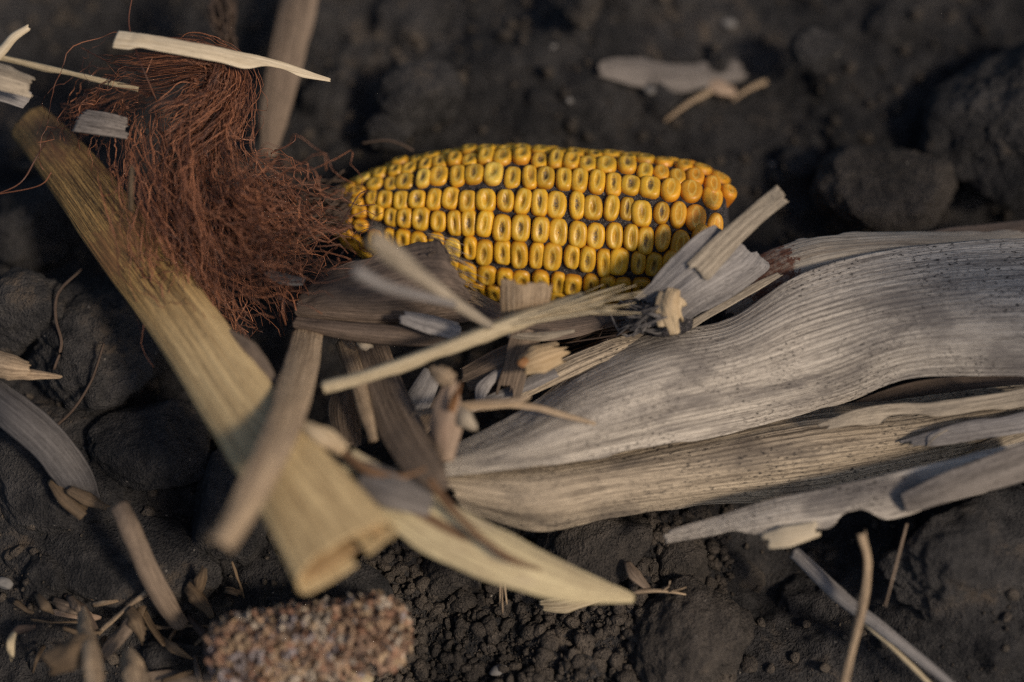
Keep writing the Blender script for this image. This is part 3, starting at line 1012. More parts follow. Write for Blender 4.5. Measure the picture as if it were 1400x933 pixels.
scrap('husk_scrap', 'small square grey chip with fine grain caught in the red silk', 'husk scrap', [(104, 163, 56), (140, 168, 57), (178, 176, 55)], (8.2, 8, 7.0), 'grey_chip', 'husk scraps', seed=67, torn=(1.2, 2.2), run=4, curl=.08, vein=.15, pitch=1.0, rolls=15)
# brown folded leaf below the ear tip
bl = empty('brown_leaf', [*P(510, 410, 25)[:2], 15], 'dark brown folded leaf with a frayed hairy edge lying against the ear', 'dry leaf')
sheet('leaf_blade', G([
    [(398, 440, 28), (400, 425, 30), (404, 410, 31), (412, 396, 30)],
    [(445, 448, 28), (445, 420, 33), (448, 392, 35), (455, 370, 33)],
    [(500, 456, 27), (502, 422, 34), (505, 385, 38), (512, 346, 36)],
    [(560, 455, 26), (562, 420, 34), (565, 375, 40), (570, 328, 40)],
    [(612, 445, 27), (612, 415, 34), (608, 375, 41), (596, 325, 43)],
    [(668, 440, 27), (655, 420, 33), (640, 390, 39), (612, 345, 43)]]), 80, 90, M['brown_leaf'], bl, vein=.1, pitch=1.0, wave=.9, torn=(1.2, 4), edge=(.8, .8), run=4, seed=71, crinkle=.5)
ribbon('rolled_edge', [P(400, 442, 31), P(450, 450, 33), P(520, 458, 33), P(590, 462, 31), P(640, 460, 29)], (3.5, 5, 5.5, 5, 2.5), M['brown_leaf'], bl, curl=.4, seed=72, rolls=-20)
ribbon('pale_flake', [P(545, 432, 38), P(590, 444, 37), P(634, 456, 34)], (3.5, 5.5, 5.5), M['husk_grey'], bl, seed=73, torn=(2, 1.5), rolls=10, curl=.08)
paths = []
for i in range(46):
    t = fr.rand()
    a0 = np.array([585 + 55 * t, 320 + 95 * t])
    ln = fr.uniform(25, 62)
    dx, dy = ln * .93, ln * fr.uniform(.12, .55)
    h0 = 43 - 9 * t
    paths.append((spline([P(a0[0] - 6, a0[1] - 3, h0), P(a0[0] + dx * .5, a0[1] + dy * .5 - 3, h0 + 1.2), P(a0[0] + dx, a0[1] + dy, h0 + fr.normal() * 1.2)], 10), np.linspace(.17, .07, 10)))
tubes('hairy_fringe', paths, M['tan_strip'], bl)

scrap('leaf_strip', 'stiff tan strip hanging from the brown leaf over the stalk, blurred at its lower end', 'leaf strip', [(420, 448, 30), (410, 500, 41), (394, 560, 51), (368, 625, 59), (333, 692, 63), (302, 745, 66)], (8.5, 9.2, 8.8, 7.8, 6.8, 5.6), 'tan_strip', S_, seed=81, curl=(.08, .1, .18, .28), rolls=(0, 8, 12, 10), torn=(.8, .8), thick=.45)
scrap('leaf_strip', 'broad brown-grey strip slanting down from under the brown leaf', 'leaf strip', [(497, 460, 22), (520, 520, 27), (545, 580, 33), (580, 640, 40), (600, 672, 42)], (11, 10.5, 11, 9.5, 6), 'brown_strip', S_, seed=82, curl=.06, torn=(.8, 2), thick=.3, rolls=(12, -6, 14), run=7)
scrap('leaf_strip', 'narrow split tan strip left of the broad brown-grey strip', 'leaf strip', [(468, 462, 23), (486, 515, 28), (500, 565, 33), (512, 604, 36)], (5, 5, 4, 2), 'tan_strip', S_, seed=83, torn=(.6, 2.5), thick=.3, curl=.2, rolls=(-10, 15))
scrap('leaf_strip', 'short dim brown scrap behind the split strip, in the dark gap', 'leaf strip', [(474, 520, 16), (470, 560, 18), (475, 612, 22)], (6, 9, 7), 'brown_strip', S_, seed=84, torn=(1.5, 1.5), curl=.15)
scrap('leaf_strip', 'tiny pale chip stuck on the broad strip just under the brown leaf', 'leaf strip', [(488, 464, 29), (498, 470, 30), (508, 478, 29)], (2.4, 3.2, 2.2), 'husk_pale', S_, seed=85, torn=(.5, .8))
# long straw with a frayed tip
pts = [P(440, 529, 44), P(520, 507, 45), P(620, 470, 45), P(720, 433, 44), P(800, 408, 43)]
paths = []
ls = empty('long_straw', [*P(640, 470, 30)[:2], 30], 'long pale straw with a frayed tip crossing in front of the ear', 'straw')
ribbon('straw_stem', pts, (3.6, 4.0, 4.2, 5.0, 4.5), M['straw'], ls, curl=.45, seed=91, torn=(.4, 8), thick=1.0, run=2, nu=16)
for i in range(20):
    t0 = fr.uniform(.62, .88)
    j = spline(pts, 50)[int(t0 * 49)]
    e = P(800 + fr.uniform(-10, 85), 408 + fr.uniform(-24, 24) - 0, 44 + fr.normal() * 2)
    e2 = P(870, 390, 45) if i == 0 else P(866, 430, 42) if i == 1 else e
    paths.append((spline([j, .5 * (j + e2) + fr.normal(size=3) * .6, e2], 12), np.linspace(.55, .12, 12) * fr.uniform(.5, 1.1)))
tubes('frayed_fibre', paths, M['straw'], ls)
# blurred forked grey stem in front
gs = empty('forked_stem', [*P(590, 400, 60)[:2], 46], 'blurred grey forked stem sticking up in front of the brown leaf', 'dry stem')
ribbon('stem', [P(508, 322, 88), P(550, 357, 77), P(610, 402, 62), P(672, 446, 46)], (4.8, 5.2, 4.2, 2.4), M['husk_pale'], gs, curl=.4, seed=92, torn=(1, .3), thick=1.2, wave=.8)
ribbon('side_branch', [P(486, 368, 86), P(520, 385, 80), P(560, 398, 72), P(625, 416, 60)], (3.2, 3.4, 3.0, 1.5), M['husk_grey'], gs, curl=.4, seed=93, thick=1.0, wave=.8)
# curled chip on the ear and the strip it caps
scrap('husk_scrap', 'curled square chip standing against the front of the ear', 'husk scrap', [(716, 442, 37), (717, 415, 43), (719, 383, 48)], (11.0, 12.2, 13.2), 'tan_strip', 'husk scraps', seed=94, torn=(1, 1.6), run=6, curl=.08, vein=.07, pitch=1.6, thick=.4, crinkle=.3)
scrap('leaf_strip', 'straight brown strip hanging below the curled chip behind the long straw', 'leaf strip', [(722, 448, 34), (708, 490, 30), (694, 546, 25)], (9, 7.5, 6.5), 'brown_strip', S_, seed=95, torn=(1, 3), curl=.08, rolls=5)
scrap('husk_scrap', 'bright ribbed yellow stub with an orange end near the long straw', 'husk scrap', [(712, 500, 36), (738, 488, 37), (775, 476, 33)], (5, 8, 6), 'bright_end', 'husk scraps', seed=96, torn=(1, 3), run=3, curl=.35, vein=.3, pitch=1.4, thick=.7)
scrap('husk_scrap', 'tiny orange chip at the left end of the ribbed yellow stub', 'husk scrap', [(709, 502, 38), (713, 496, 38.6), (720, 490, 38)], (1.6, 2.6, 1.6), 'orange_bit', 'husk scraps', seed=97, curl=.3)
scrap('husk_scrap', 'upright pinkish curled leaf piece in the middle of the litter', 'husk scrap', [(606, 632, 34), (608, 590, 39), (614, 555, 42), (622, 515, 44)], (5, 9, 7.5, 3), 'pink_leaf', 'husk scraps', seed=98, curl=.25, rolls=(20, 0, -25), torn=(1, 4), crinkle=.6, edge=(.3, 1.2))
scrap('husk_scrap', 'small orange curl right of the pinkish leaf piece', 'husk scrap', [(618, 565, 44), (624, 545, 46), (630, 522, 48)], (3.0, 3.6, 1.2), 'orange_bit', 'husk scraps', seed=99, curl=.2, torn=(1.0, 2.2), edge=(.2, 1.0), rolls=(0, 35), crinkle=.5)
scrap('husk_scrap', 'little white curl below the orange curl', 'husk scrap', [(622, 558, 41), (634, 574, 42), (652, 588, 39)], (3, 5.5, 1.5), 'husk_pale', 'husk scraps', seed=100, curl=.2, torn=(.5, 1), edge=(.2, 1.2), rolls=-20, crinkle=.3)
scrap('husk_scrap', 'ragged light brown tuft on top of the pinkish leaf piece', 'husk scrap', [(592, 500, 44), (606, 512, 45), (624, 520, 44)], (4, 6, 4), 'tan_strip', 'husk scraps', seed=101, curl=.3, crinkle=.8, torn=(1.5, 1.5))
# strips in the gap under the straw
for i, (lab, pts, w, mt) in enumerate([
    ('grey strip slanting in the gap right of the broad brown-grey strip', [(548, 578, 20), (572, 545, 24), (592, 508, 27)], (5, 7.5, 5), 'husk_grey'),
    ('grey-brown torn piece crossing low in the dark gap', [(560, 600, 14), (585, 570, 18), (602, 540, 22)], (6, 6, 4), 'brown_strip'),
    ('wide brown piece below the long straw, left of the hanging strip', [(630, 522, 22), (680, 500, 26), (740, 476, 27)], (7, 10, 8), 'brown_strip'),
    ('thin grey strip running from the gap towards the shank', [(640, 560, 20), (720, 525, 24), (800, 490, 25), (866, 464, 24)], (3, 4.5, 4.5, 2.5), 'husk_grey'),
    ('brown leaf edge behind the ribbed yellow stub', [(700, 545, 20), (770, 505, 25), (840, 475, 25), (900, 455, 24)], (3, 6, 6, 3), 'husk_tan'),
    ('narrow tan fibre strip lying across the left end of the husk', [(560, 566, 33), (640, 556, 37), (720, 556, 36), (815, 580, 33)], (2, 3, 2.6, 1.0), 'tan_strip'),
    ('second tan fibre strip just above the first, at the left end of the husk', [(600, 556, 36), (660, 552, 38), (710, 547, 38), (728, 540, 38)], (1.5, 2.4, 2, .8), 'tan_strip'),
    ('brown leaf lying flat along the underside of the ear', [(620, 405, 24), (700, 440, 25), (770, 446, 26), (860, 430, 27)], (8, 9, 7, 4), 'brown_leaf'),
    ('pale thin sliver beneath the frayed straw tip', [(690, 458, 32), (740, 460, 34), (790, 452, 33)], (1.5, 2.6, 1.0), 'husk_pale'),
    ('small dark flap at the left corner of the brown leaf', [(362, 370, 38), (388, 382, 38), (424, 386, 37)], (2, 4.5, 1.5), 'dim_leaf'),
    ('torn light scrap dangling below the long straw', [(690, 500, 27), (660, 530, 26), (655, 556, 24)], (2, 4, 2), 'husk_grey'),
]):
    scrap('leaf_strip', lab, 'leaf strip', pts, w, mt, S_, seed=110 + i, torn=(1.5, 1.5), curl=.15, rolls=(0, 10, -5))
# the ragged pale husk below the big one
rg = scrap('ragged_husk', 'ragged pale husk piece with torn stepped edge below the big husk', 'husk leaf', [(908, 737, 14), (980, 722, 17), (1060, 706, 20), (1160, 690, 22), (1280, 662, 23), (1420, 628, 22)], (3.5, 7, 11, 12, 11, 10), 'husk', None, seed=131, torn=(2, 1), edge=(.6, 4.5), run=7, curl=.12, rolls=(15, 18, 10, -10), wave=.8, vein=.12, pitch=1.2)
scrap('husk_scrap', 'dark grey folded end of husk at the right edge under the ragged piece', 'husk scrap', [(1235, 690, 25), (1300, 668, 28), (1420, 628, 28)], (5, 8, 10), 'grey_chip', 'husk scraps', seed=132, curl=.2, rolls=-25)
scrap('husk_scrap', 'small bright torn tab at the lower edge of the ragged husk', 'husk scrap', [(1040, 742, 20), (1075, 734, 22), (1120, 722, 22)], (4, 6, 4), 'pale_strip', 'husk scraps', seed=133, torn=(2.5, 1), curl=.1, rolls=10)
# lower right blades
scrap('grass_blade', 'thin twisted tan blade hanging down from the ragged husk', 'grass blade', [(1180, 728, 28), (1188, 770, 22), (1182, 820, 16), (1165, 880, 14), (1150, 945, 14)], (3.2, 3.8, 3.0, 2.4, 2.8), 'tan_strip', 'grass blades', seed=141, curl=.4, rolls=(20, 50, 10, -30, 0))
scrap('grass_blade', 'short thin grass blade right of the twisted tan one', 'grass blade', [(1240, 715, 18), (1228, 760, 15), (1210, 832, 12)], (.9, 1.1, .8), 'brown_strip', 'grass blades', seed=142, curl=.3)
scrap('straw', 'long grey straw slanting to the bottom edge at lower right', 'straw', [(1085, 752, 8), (1150, 815, 7), (1220, 870, 6), (1310, 945, 4)], (3.8, 3.8, 3.4, 3.0), 'husk_grey', 'straws', seed=143, curl=.4)
scrap('straw', 'thinner straw lying beside the long grey one', 'straw', [(1092, 768, 6), (1140, 812, 6), (1200, 866, 5), (1280, 945, 3)], (1.8, 1.8, 1.8, 1.6), 'straw', 'straws', seed=144, curl=.3)
# around the point of the yellow leaf
scrap('leaf_strip', 'bright yellow ribbed fragment under the tip of the pale yellow leaf', 'leaf strip', [(735, 828, -3), (775, 826, -1), (835, 812, -2)], (2.5, 5, 3), 'straw', S_, seed=151, torn=(2.5, 1), vein=.25, pitch=1.1)
scrap('leaf_scrap', 'dry curled brown leaf scrap standing by the brown clod', 'leaf scrap', [(858, 768, 2), (868, 785, 3), (888, 806, 1)], (2.2, 5, 2), 'brown_strip', 'leaf scraps', seed=152, curl=.45, rolls=20)
tw = tubes('twig', [(spline([P(866, 810, 1), P(895, 808, 2), P(920, 810, 1), P(942, 814, -2)], 16), np.linspace(.7, .3, 16)), (spline([P(905, 808, 2), P(914, 802, 3), P(916, 794, 4)], 8), .3),
                    (spline([P(915, 809, 2), P(930, 806, 3), P(938, 803, 2)], 8), .25)], M['tan_strip'])
tag(tw, 'thin forked twig right of the tip of the pale yellow leaf', 'twig', 'twigs')
fb = tubes('fibre_tuft', [(spline([P(686 + d, 782, 4), P(686 + d * 1.2, 806, 0), P(687 + d * 1.5, 826 + 6 * e, -4)], 8), .3) for d, e in ((-2, 1), (0, 2), (3, -1), (4, 0))], M['tan_strip'])
tag(fb, 'tiny bundle of upright fibres below the pale yellow leaf', 'fibres')

# ------------------------------------------------------------------ left side
scrap('drooping_leaf', 'drooping dull grey leaf curving in from the left edge', 'dry leaf', [(-25, 530, 22), (20, 565, 24), (70, 610, 20), (105, 655, 13), (125, 692, 7)], (9, 10, 10, 9, 6), 'dim_leaf', None, seed=161, curl=.3, torn=(1, 2.5), wave=.6, rolls=(0, 5, 10))
for i, (lab, pts, w, mt) in enumerate([
    ('small rolled tan scrap at the torn end of the drooping grey leaf', [(70, 655, 12), (88, 680, 12), (118, 704, 9)], (3, 4.5, 4.5), 'chaff'),
    ('thin flat scrap beside the rolled one at the torn leaf end', [(92, 668, 14), (120, 682, 13), (150, 695, 10)], (2.5, 4, 1.5), 'chaff'),
    ('tan pointed leaf scrap at the left edge under a dark clod', [(-15, 495, 26), (15, 500, 27), (42, 505, 26)], (8, 7.5, 4.5), 'tan_strip'),
    ('thin sharp tail beside the tan pointed leaf scrap', [(5, 515, 25), (40, 512, 25), (88, 516, 22)], (2, 4, 1.0), 'tan_strip'),
]):
    scrap('leaf_scrap', lab, 'leaf scrap', pts, w, mt, 'leaf scraps', seed=170 + i, curl=.3, torn=(.5, 1), rolls=(0, 15))
scrap('leaf_strip', 'curved brown ribbon standing out of the chaff at the lower left', 'leaf strip', [(162, 688, 22), (178, 725, 20), (198, 775, 14), (222, 822, 6), (248, 860, -4)], (4.6, 5.4, 5.6, 6, 5), 'brown_strip', S_, seed=181, curl=.28, rolls=(10, 0, -10, -15))
litter = [
    ('blurred broad tan leaf at the bottom edge of the chaff', [(58, 915, 12), (95, 892, 15), (134, 876, 12)], (6, 11, 6), 'chaff'),
    ('upright pale ribbon in front of the broad tan leaf', [(108, 832, 2), (116, 862, 10), (124, 900, 18), (128, 950, 20)], (4, 5.5, 6, 6), 'tan_strip'),
    ('blurred pale piece right of the upright ribbon, at the bottom edge', [(168, 890, 4), (180, 915, 10), (190, 950, 12)], (5, 9, 9), 'tan_strip'),
    ('twisted pointed leaf hanging in the middle of the chaff', [(172, 832, 0), (186, 850, 2), (198, 882, -2)], (3.5, 5.5, 1.0), 'chaff'),
    ('forked brown leaf piece left of the bare cob', [(250, 796, -2), (268, 815, 0), (292, 848, -4)], (5, 6, 2), 'chaff'),
    ('upright thin leaf tip above the forked brown piece', [(278, 775, 4), (272, 798, 1), (264, 818, -3)], (2.5, 5, 2.5), 'chaff'),
    ('small cream blade at the left end of the chaff', [(18, 862, 0), (12, 882, 2), (16, 905, -2)], (3, 3.8, 1.2), 'straw'),
    ('thin strip lying across the back of the chaff', [(118, 812, -6), (145, 822, -3), (172, 834, -4)], (2, 2.4, 1.2), 'chaff'),
    ('thin strip crossing the curved brown ribbon', [(128, 875, -5), (165, 840, -1), (210, 802, 2)], (1.6, 2.6, 1.6), 'tan_strip'),
    ('dark brown scrap at the back left of the chaff', [(62, 818, -5), (90, 828, -2), (125, 842, -5)], (2, 4, 2), 'brown_strip'),
    ('reddish flat scrap in the centre of the chaff', [(70, 838, -6), (105, 842, -4), (140, 848, -6)], (2.5, 4.5, 2), 'pink_leaf'),
    ('grey-brown leaf behind the twisted pointed one', [(140, 900, -4), (168, 866, 0), (185, 845, 1)], (4, 7, 3), 'brown_strip'),
    ('long thin stem lying flat at the left of the chaff', [(40, 848, -7), (80, 852, -5), (125, 850, -6)], (1.2, 1.6, 1.0), 'chaff'),
    ('flat pale oval scrap above the bare cob', [(305, 808, -6), (318, 812, -4), (335, 818, -6)], (2.5, 4.5, 2), 'chaff'),
    ('small dull scrap between the curved ribbon and the forked piece', [(162, 798, -5), (182, 794, -3), (204, 798, -5)], (1.5, 4, 1.5), 'chaff'),
    ('thin twig-like strip reaching the left end of the bare cob', [(205, 862, -7), (245, 858, -5), (290, 856, -6)], (1.2, 1.5, 1.2), 'chaff'),
    ('short upright sliver near the blurred end of the tan strip', [(315, 765, 0), (325, 790, -3), (334, 822, -7)], (1.0, 1.6, .8), 'chaff'),
    ('brown leaf edge at the bottom beside the small smooth clod', [(200, 928, -8), (250, 926, -6), (300, 935, -7)], (4, 5, 4), 'brown_strip'),
]
for i, (lab, pts, w, mt) in enumerate(litter):
    scrap('leaf_scrap', lab, 'leaf scrap', pts, tuple(.8 * x for x in w), mt, 'chaff heap at the lower left', seed=190 + i, curl=(.1, .3, .2), torn=(2.2, 2.6), edge=(.2, 1.0), rolls=(-25, 25, -35), wave=.9, crinkle=.45)
hp = np.random.RandomState(61)
for i in range(26):
    cx, cy = hp.uniform(25, 285), hp.uniform(805, 930)
    a_ = hp.uniform(-.9, .9) if hp.rand() < .7 else hp.uniform(1.0, 2.1)
    ln = hp.uniform(14, 34)
    h0 = -9 + hp.uniform(0, 6)
    dx, dy = ln * math.cos(a_), ln * math.sin(a_)
    o = ribbon('leaf_shred', [P(cx - dx, cy - dy, h0), P(cx + 4 * hp.normal(), cy + 4 * hp.normal(), h0 + hp.uniform(0, 4)), P(cx + dx, cy + dy, h0 + hp.normal())], (hp.uniform(.8, 2.4), hp.uniform(1.4, 3.4), hp.uniform(.5, 2)),
               M[('chaff', 'chaff', 'brown_strip', 'tan_strip', 'dark_twig')[hp.randint(5)]], seed=400 + i, curl=hp.uniform(.05, .4), rolls=(hp.uniform(-50, 50), hp.uniform(-40, 40), hp.uniform(-60, 60)), torn=(1, 1.5), wave=.6, crinkle=.4)
    tag(o, 'small brown shred of leaf in the chaff heap at the lower left', 'leaf shred', 'shreds in the chaff heap')
for lab, pts, r in [('thin wavy rootlet hanging down the dark clod left of the stalk', [(112, 368, 24), (80, 400, 22), (76, 435, 20), (84, 470, 18), (74, 505, 14)], .45),
                    ('fine branching rootlet below the wide dark clod', [(142, 470, 20), (125, 520, 16), (100, 560, 12), (68, 590, 8)], .4),
                    ('short rootlet lying on the soil above the ear tip', [(495, 196, 26), (525, 192, 27), (545, 196, 26), (565, 206, 24)], .35)]:
    o = tubes('rootlet', [(spline([P(*p) for p in pts], 30), r)], M['dark_twig'], sides=5)
    tag(o, lab, 'rootlet', 'rootlets')

# ------------------------------------------------------------------ unseen stubble added right of frame to shade the husk
st = empty('shade_stubble', [335, -150, -14], 'added unseen stubble stalk with a drooping leaf that shades the husk', 'added shade caster')
tubes('shade_stem', [(spline([[335, -150, -30], [333, -148, 120], [336, -146, 260], [330, -143, 340]], 40), np.linspace(11.5, 9.5, 40) + 1.2 * np.exp(-((np.linspace(0, 1, 40) - .5) / .03) ** 2))], M['stalk'], st, sides=16)
SD = np.array(sd)
oc = np.array([118, 4, 24]) + SD * 290  # leaf centre set on the sun's line so its shade meets the husk
ribbon('shade_leaf', [np.array([333, -147, 235]), oc + [75, -8, 2], oc + [25, 0, 6], oc + [-20, 6, 0], oc + [-52, 10, -14]], (18, 40, 46, 38, 8), M['husk_tan'], st, curl=.1, up=tuple(SD), seed=301)

# ------------------------------------------------------------------ behind the ear
scrap_g('husk_scrap', 'flat grey husk scrap lying on the soil behind the ear', 'husk scrap', [(815, 92, 3), (870, 98, 4), (940, 104, 4), (1018, 95, 3)], (5, 9.5, 10, 7), 'grey_chip', 'husk scraps', seed=211, torn=(2, 2), edge=(1.5, 1.5), run=6, curl=.08)
scrap_g('husk_scrap', 'small pinkish scrap at the right end of the flat grey scrap', 'husk scrap', [(968, 112, 3), (985, 120, 4), (1008, 128, 3)], (4, 5.5, 3), 'pink_leaf', 'husk scraps', seed=212)
for lab, a_, b_ in [('thin tan twig slanting under the flat grey scrap', (908, 166), (972, 124)), ('thicker tan twig right of the small pinkish scrap', (1000, 138), (1046, 112))]:
    p0, p1 = PG(*a_, 2), PG(*b_, 3)
    o = tubes('twig', [(spline([p0, .5 * (p0 + p1) + np.array([0, 0, 1.2]), p1], 12), np.linspace(.6, 1.0, 12))], M['tan_strip'], sides=6)
    tag(o, lab, 'twig', 'twigs')
pb = np.random.RandomState(41)
for lab, x, y, r in [('white oblong pebble near the top edge', 996, 33, 1.5), ('tiny pale pebble above the middle of the ear', 757, 64, .7), ('pale rounded pebble above the right half of the ear', 778, 138, .9),
                     ('small white pebble under the flat grey scrap', 888, 124, 1.1), ('white pebble at the left edge of the chaff', 5, 798, 1.7), ('pale brownish pebble in the crumbs at the bottom', 682, 918, 1.7),
                     ('little pale pebble right of the bare cob', 648, 914, .8), ('tiny white pebble beside the rounded dark clod', 1058, 226, .9)]:
    q = PG(x, y, r * .5)
    V, F = clod_arrays(q, (r * 1.5, r, r * .9), int(x), 3, .6, 5)
    tag(obj('pebble', V, [F], M['pebble']), lab, 'pebble', 'pale pebbles')
rt = tubes('root_tuft', [(spline([P(300 + fr.normal() * 9, -25, 32), P(304 + fr.normal() * 8, 18, 30 + fr.normal() * 3), P(310 + fr.normal() * 8, 66 + fr.normal() * 8, 26 + fr.normal() * 3)], 14) + fr.normal(size=(14, 3)) * .25, .4) for i in range(46)], M['dark_twig'])
tag(rt, 'dark dangling tuft of roots at the top edge behind the cream strip', 'roots')

# ------------------------------------------------------------------ bare cob
bc = empty('bare_cob', [*P(425, 880, -4)[:2], -16], 'short bare reddish cob with rough chaffy pits at the bottom edge', 'corn cob')
C0, C1 = P(296, 900, 9), P(552, 860, 11)
ca = (C1 - C0) / np.linalg.norm(C1 - C0)
cl = np.linalg.norm(C1 - C0)
cn = -FWD - ca * np.dot(-FWD, ca)
cn /= np.linalg.norm(cn)
cs = np.cross(cn, ca)
CR_ = 9.4
na, nt = 40, 56
uu = np.linspace(0, 1, na)
th = np.arange(nt) / nt * 2 * math.pi
prof = CR_ * np.minimum(1, .55 + .45 * np.sqrt(np.clip(np.minimum(uu, 1 - uu) / .10, 0, 1))) * (1 - .08 * uu)
UU, TH = np.meshgrid(uu, th, indexing='ij')
pit = -1.3 * np.clip(np.sin(UU * cl / 4.2 * 2 * math.pi) * np.cos(TH * 8), -.2, 1) + 1.2 * fbm(v3(UU * cl / 3, np.cos(TH) * 4, np.sin(TH) * 4), 2)
RR = prof[:, None] + pit - 1.2
core = C0 + ca * (UU * cl)[..., None] + RR[..., None] * (cn * np.cos(TH)[..., None] + cs * np.sin(TH)[..., None])
I = np.arange(na * nt).reshape(na, nt)
J = np.roll(I, -1, 1)
V = np.concatenate([core.reshape(-1, 3), [C0 + ca * 1.2, C1 - ca * 1.2]])
F = [np.stack([I[:-1].ravel(), J[:-1].ravel(), J[1:].ravel(), I[1:].ravel()], -1),
     np.concatenate([np.stack([np.full(nt, na * nt), J[0], I[0]], -1), np.stack([np.full(nt, na * nt + 1), I[-1], J[-1]], -1)])]
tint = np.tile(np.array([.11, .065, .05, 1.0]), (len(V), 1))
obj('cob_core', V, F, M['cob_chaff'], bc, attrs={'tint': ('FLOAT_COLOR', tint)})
Vs, Fs, Ts = [], [], []
off = 0
pal = np.array([(.48, .35, .22), (.34, .18, .115), (.44, .28, .19), (.33, .30, .32), (.60, .52, .42), (.13, .09, .07), (.47, .32, .21)])
fr2 = np.random.RandomState(47)
cups_n = 15
for ci in range(cups_n):
    for ri in range(14):
        t = (ci + .5 * (ri % 2) + .25) / cups_n + .012 * fr2.normal()
        if t > 1: continue
        ang = ri / 14 * 2 * math.pi + .06 * fr2.normal()
        dr_ = cn * math.cos(ang) + cs * math.sin(ang)
        sd_ = np.cross(dr_, ca)
        q = C0 + ca * cl * t + dr_ * (np.interp(t, uu, prof) - .5 + .35 * fr2.normal())
        k8 = np.arange(10) / 10 * 2 * math.pi
        ex, ey = 1.45 * fr2.uniform(.8, 1.2), 1.95 * fr2.uniform(.85, 1.15)
        ringv = lambda f, h: q + ca * (ex * f * np.cos(k8))[:, None] + sd_ * (ey * f * np.sin(k8))[:, None] + dr_ * np.asarray(h)[..., None] * np.ones((10, 1))
        hh = -.5 + 2.6 * fr2.rand(10) ** 1.6
        vs_ = np.concatenate([ringv(1.0, -1.0 + 0 * k8), ringv(1.05 + .2 * fr2.rand(10), hh), ringv(.72, hh * .75 - .1), ringv(.45, -.9 + 0 * k8), [q - dr_ * 1.1]])
        fs_ = []
        for a_ in range(3):
            for b_ in range(10):
                c_ = (b_ + 1) % 10
                fs_.append((a_ * 10 + b_, a_ * 10 + c_, (a_ + 1) * 10 + c_, (a_ + 1) * 10 + b_))
        fs_ += [(30 + b_, 30 + (b_ + 1) % 10, 40, 40) for b_ in range(10)]
        fq = np.array(fs_)
        tri = np.concatenate([fq[:, [0, 1, 2]], fq[:30, [0, 2, 3]]])
        Vs.append(vs_ + .30 * fr2.normal(size=vs_.shape))
        Fs.append(tri + off)
        off += len(vs_)
        w = np.array([1.2, .9, 1.6, 2.0 * (1 - t) ** 2 + .1, 1.0 + t, .3, 1.3])  # cup tints also carry painted light: cool left end, warm right end
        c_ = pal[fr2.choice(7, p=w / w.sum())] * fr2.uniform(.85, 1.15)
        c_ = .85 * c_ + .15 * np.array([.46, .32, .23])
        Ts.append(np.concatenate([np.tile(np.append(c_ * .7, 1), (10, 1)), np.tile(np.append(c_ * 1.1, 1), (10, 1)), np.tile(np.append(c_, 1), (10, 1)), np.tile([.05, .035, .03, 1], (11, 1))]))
for i in range(1300):
    t = fr2.rand()
    endc = fr2.rand() < .10
    if endc: t = 0.0 if fr2.rand() < .6 else 1.0
    ang = fr2.rand() * 2 * math.pi
    rad_ = np.interp(t, uu, prof) - .6 + fr2.normal() * .4
    if endc: rad_ *= fr2.uniform(.5, 1) ** .5
    dr_ = cn * math.cos(ang) + cs * math.sin(ang)
    q = C0 + ca * cl * t + dr_ * rad_
    out = dr_ + .8 * fr2.normal(size=3)
    if endc: out = (ca if t > .5 else -ca) * 1.2 + .5 * fr2.normal(size=3)
    out /= np.linalg.norm(out)
    sd_ = np.cross(out, fr2.normal(size=3))
    sd_ /= np.linalg.norm(sd_)
    nn_ = np.cross(out, sd_)
    L, W = fr2.uniform(.9, 2.4), fr2.uniform(.5, 1.3)
    k0 = q - out * .6
    b_ = [k0 - sd_ * W * .6, k0 + sd_ * W * .6, q + out * L * .55 - sd_ * W + nn_ * .3, q + out * L * .55 + sd_ * W + nn_ * .3, q + out * L - sd_ * W * .5 - nn_ * .3, q + out * L + sd_ * W * .5 - nn_ * .3]
    Vs.append(np.array(b_))
    Fs.append(np.array([[0, 1, 3, 2], [2, 3, 5, 4]]) + off)
    off += 6
    # light painted along the cob: bluish shade grey at left, sunlit straw at right
    w = np.array([1, 1.3, 1.2, 3.2 * (1 - t) ** 2 + .15, .7 + t, .9, 1.0 + t])
    c_ = pal[fr2.choice(7, p=w / w.sum())] * fr2.uniform(.75, 1.25)
    c_ = .9 * c_ + .1 * np.array([.44, .31, .22])
    Ts.append(np.tile(np.append(c_, 1.0), (6, 1)))
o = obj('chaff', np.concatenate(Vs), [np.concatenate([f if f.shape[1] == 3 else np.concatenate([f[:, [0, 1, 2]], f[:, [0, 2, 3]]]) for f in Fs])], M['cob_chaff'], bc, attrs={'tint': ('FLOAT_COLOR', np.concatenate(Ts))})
o['kind'] = 'stuff'
tag(ribbon('husk_scrap', [P(470, 925, 2), P(488, 930, 3), P(505, 940, 2)], (4, 5, 5), M['straw'], seed=221), 'small straw-yellow chip at the bottom edge below the bare cob', 'husk scrap', 'husk scraps')

# ------------------------------------------------------------------ corn silk
sr = np.random.RandomState(53)
paths = []


